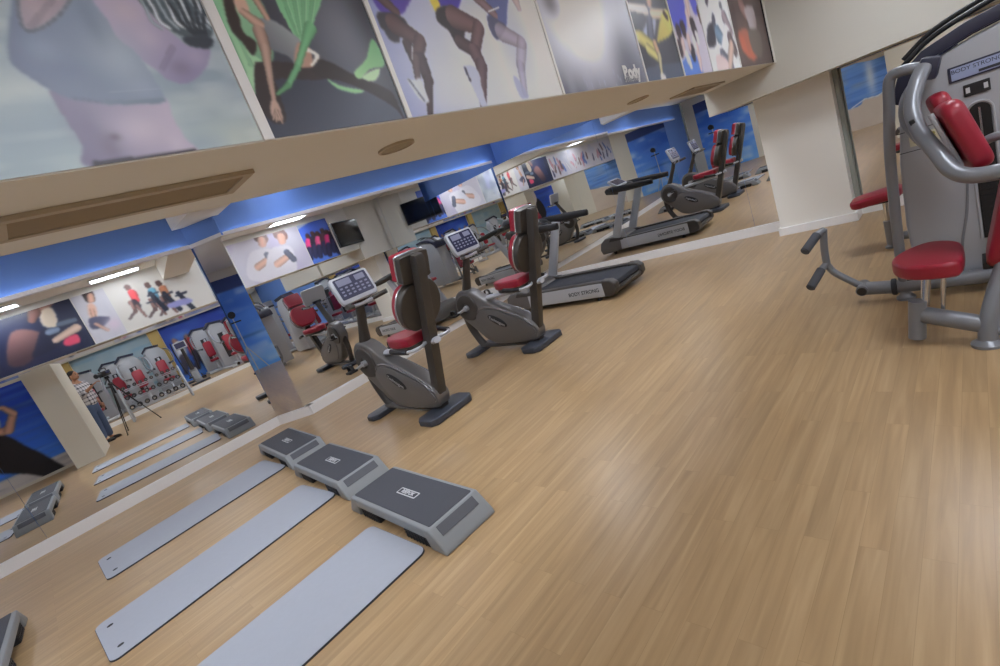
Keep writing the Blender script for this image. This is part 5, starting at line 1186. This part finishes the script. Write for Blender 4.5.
def skinned(name, verts, edges, radii, m, parent, root=0, sub=2):
    me = bpy.data.meshes.new(name); me.from_pydata(verts, edges, []); o = bpy.data.objects.new(name, me); COL.objects.link(o)
    md = o.modifiers.new('s', 'SKIN'); md.use_smooth_shade = True
    for i, v in enumerate(me.skin_vertices[0].data): v.radius = radii[i] if hasattr(radii[i], '__len__') else (radii[i], radii[i]); v.use_root = (i == root)
    o.modifiers.new('u', 'SUBSURF').levels = sub
    bpy.context.view_layer.update()
    me2 = bpy.data.meshes.new_from_object(o.evaluated_get(bpy.context.evaluated_depsgraph_get())); bpy.data.objects.remove(o); bpy.data.meshes.remove(me)
    me2.name = name; me2.materials.clear(); me2.materials.append(m)
    for f in me2.polygons: f.use_smooth = True
    o = bpy.data.objects.new(name, me2); COL.objects.link(o)
    if parent is not None: o.parent = parent
    return o
# local: faces +X (towards the tripod after rotation)
man = thing('person', 'man in a plaid shirt and jeans standing at the video tripod', 'person', (1.02, -0.46, 0), R(118))
man.scale = (1.1, 1.1, 1.1)
V = [(0, 0, 0.98), (0, 0, 1.15), (0, 0, 1.34), (0, 0, 1.46), (0.01, 0, 1.53), (0.03, 0, 1.60)]; E_ = [(0, 1), (1, 2), (2, 3), (3, 4), (4, 5)]
Rr = [(0.10, 0.13), (0.09, 0.115), (0.09, 0.13), (0.06, 0.09), 0.055, 0.055]
def limbv(chain, rads, start):
    s = start
    for p, r in zip(chain, rads): V.append(p); Rr.append(r); E_.append((s, len(V)-1)); s = len(V)-1
    return s
handroots = []
limbv([(0.0, -0.19, 1.42), (0.02, -0.23, 1.14), (0.05, -0.235, 0.99), (0.10, -0.22, 0.88)], [0.058, 0.045, 0.038, 0.028], 3)      # right arm hangs
limbv([(0.0, 0.19, 1.42), (0.10, 0.24, 1.17), (0.26, 0.18, 1.25), (0.37, 0.12, 1.32)], [0.058, 0.045, 0.038, 0.028], 3)           # left arm on the pan handle
for s in (-1, 1): limbv([(0.0, s*0.09, 0.90), (0.015, s*0.10, 0.50), (-0.015, s*0.11, 0.09), (0.07, s*0.12, 0.045)], [0.095, 0.062, 0.042, 0.038], 0)
body = skinned('body', V, E_, Rr, SKIN, man)
# head with a face
m_ = MB(); m_.ell((0.045, 0, 1.665), (0.088, 0.072, 0.108), 24); m_.ell((0.085, 0, 1.605), (0.045, 0.048, 0.045), 16); m_.ell((0.132, 0, 1.655), (0.020, 0.013, 0.024), 12); m_.ell((0.138, 0, 1.643), (0.014, 0.017, 0.010), 10)
for s in (-1, 1): m_.ell((0.035, s*0.074, 1.655), (0.018, 0.010, 0.030), 12)
m_.build('head', SKIN, man)
m_ = MB()
for s in (-1, 1): m_.ell((0.119, s*0.030, 1.672), (0.010, 0.013, 0.007), 10); m_.box((0.122, s*0.030, 1.692), (0.012, 0.034, 0.006))
m_.build('eyes', EYEM, man)
m_ = MB(); m_.ell((0.122, 0, 1.612), (0.012, 0.026, 0.008), 10); m_.build('mouth', LIP, man)
m_ = MB(); m_.ell((0.022, 0, 1.705), (0.092, 0.080, 0.082), 20); m_.ell((-0.012, 0, 1.675), (0.056, 0.070, 0.075), 16); m_.build('hair', HAIR, man)
def hand(root, d, side, name):
    d = Vector(d).normalized(); up = Vector(side).normalized(); up = (up-d*up.dot(d)).normalized(); w_ = d.cross(up)
    r0 = Vector(root); V = [tuple(r0), tuple(r0+d*0.045), tuple(r0+d*0.085)]; E = [(0, 1), (1, 2)]; RR = [(0.026, 0.022), (0.040, 0.017), (0.042, 0.014)]
    for k, ln in zip((-1.5, -0.5, 0.5, 1.5), (0.066, 0.078, 0.072, 0.056)):
        b = r0+d*0.088+w_*k*0.019; p1 = b+d*ln*0.45-up*0.006; p2 = p1+d*ln*0.32-up*0.02; p3 = p2+d*ln*0.16-up*0.022
        i = len(V); V += [tuple(b), tuple(p1), tuple(p2), tuple(p3)]; E += [(2, i), (i, i+1), (i+1, i+2), (i+2, i+3)]; RR += [0.0095, 0.009, 0.008, 0.007]
    b = r0+d*0.03+w_*-0.032; i = len(V); V += [tuple(b), tuple(b+d*0.025-w_*0.018-up*0.008), tuple(b+d*0.05-w_*0.020-up*0.018)]; E += [(1, i), (i, i+1), (i+1, i+2)]; RR += [0.012, 0.010, 0.008]
    return skinned(name, V, E, RR, SKIN, man, sub=1)
hand((0.10, -0.22, 0.885), (0.25, 0.05, -1), (0, -1, 0), 'hand'); hand((0.365, 0.122, 1.315), (0.8, -0.35, 0.4), (0, 0, 1), 'hand')
# clothes
V = [(0, 0, 0.86), (0, 0, 1.00), (0, 0, 1.20), (0, 0, 1.38), (0, 0, 1.50)]; E_ = [(0, 1), (1, 2), (2, 3), (3, 4)]; Rr = [(0.175, 0.215), (0.175, 0.21), (0.165, 0.20), (0.165, 0.215), (0.09, 0.11)]
limbv([(0.0, -0.20, 1.415), (0.02, -0.235, 1.14), (0.05, -0.24, 1.00)], [0.085, 0.075, 0.066], 3); limbv([(0.0, 0.20, 1.415), (0.10, 0.245, 1.17), (0.24, 0.19, 1.24)], [0.085, 0.075, 0.064], 3)
skinned('plaid_shirt', V, E_, Rr, PLAID, man)
V = [(0, 0, 1.00), (0, 0, 0.88)]; E_ = [(0, 1)]; Rr = [(0.165, 0.20), (0.165, 0.20)]
for s in (-1, 1): limbv([(0.0, s*0.095, 0.80), (0.015, s*0.10, 0.50), (-0.01, s*0.11, 0.09)], [0.120, 0.092, 0.078], 1)
skinned('jeans', V, E_, Rr, DENIM, man)
for s in (-1, 1):
    m_ = MB(); m_.ell((0.055, s*0.118, 0.035), (0.145, 0.05, 0.042), 18); m_.box((0.055, s*0.118, 0.008), (0.26, 0.085, 0.016), bevel=0.006); m_.build('shoe', SHOE, man)

# ------------------------------------------------------------------ camera
cd = bpy.data.cameras.new('camera'); cam = bpy.data.objects.new('camera', cd); COL.objects.link(cam)
cd.sensor_fit = 'HORIZONTAL'; cd.sensor_width = 36.0; cd.lens = FOC*36.0/1000.0; cd.clip_start = 0.05; cd.clip_end = 200
Z = -FW
cam.matrix_world = Matrix(((RT[0], UP[0], Z[0], 0), (RT[1], UP[1], Z[1], 0), (RT[2], UP[2], Z[2], CAM_H), (0, 0, 0, 1)))
SC.camera = cam
SC.view_settings.view_transform = 'Standard'; SC.view_settings.look = 'None'; SC.view_settings.gamma = 1.0; SC.view_settings.use_curve_mapping = False
SC.view_settings.exposure = 0.0
SC.cycles.max_bounces = 14; SC.cycles.diffuse_bounces = 5; SC.cycles.glossy_bounces = 10; SC.cycles.transmission_bounces = 4
SC.cycles.sample_clamp_indirect = 4.0; SC.cycles.caustics_reflective = True; SC.cycles.blur_glossy = 0.5
SC.cycles.use_denoising = True
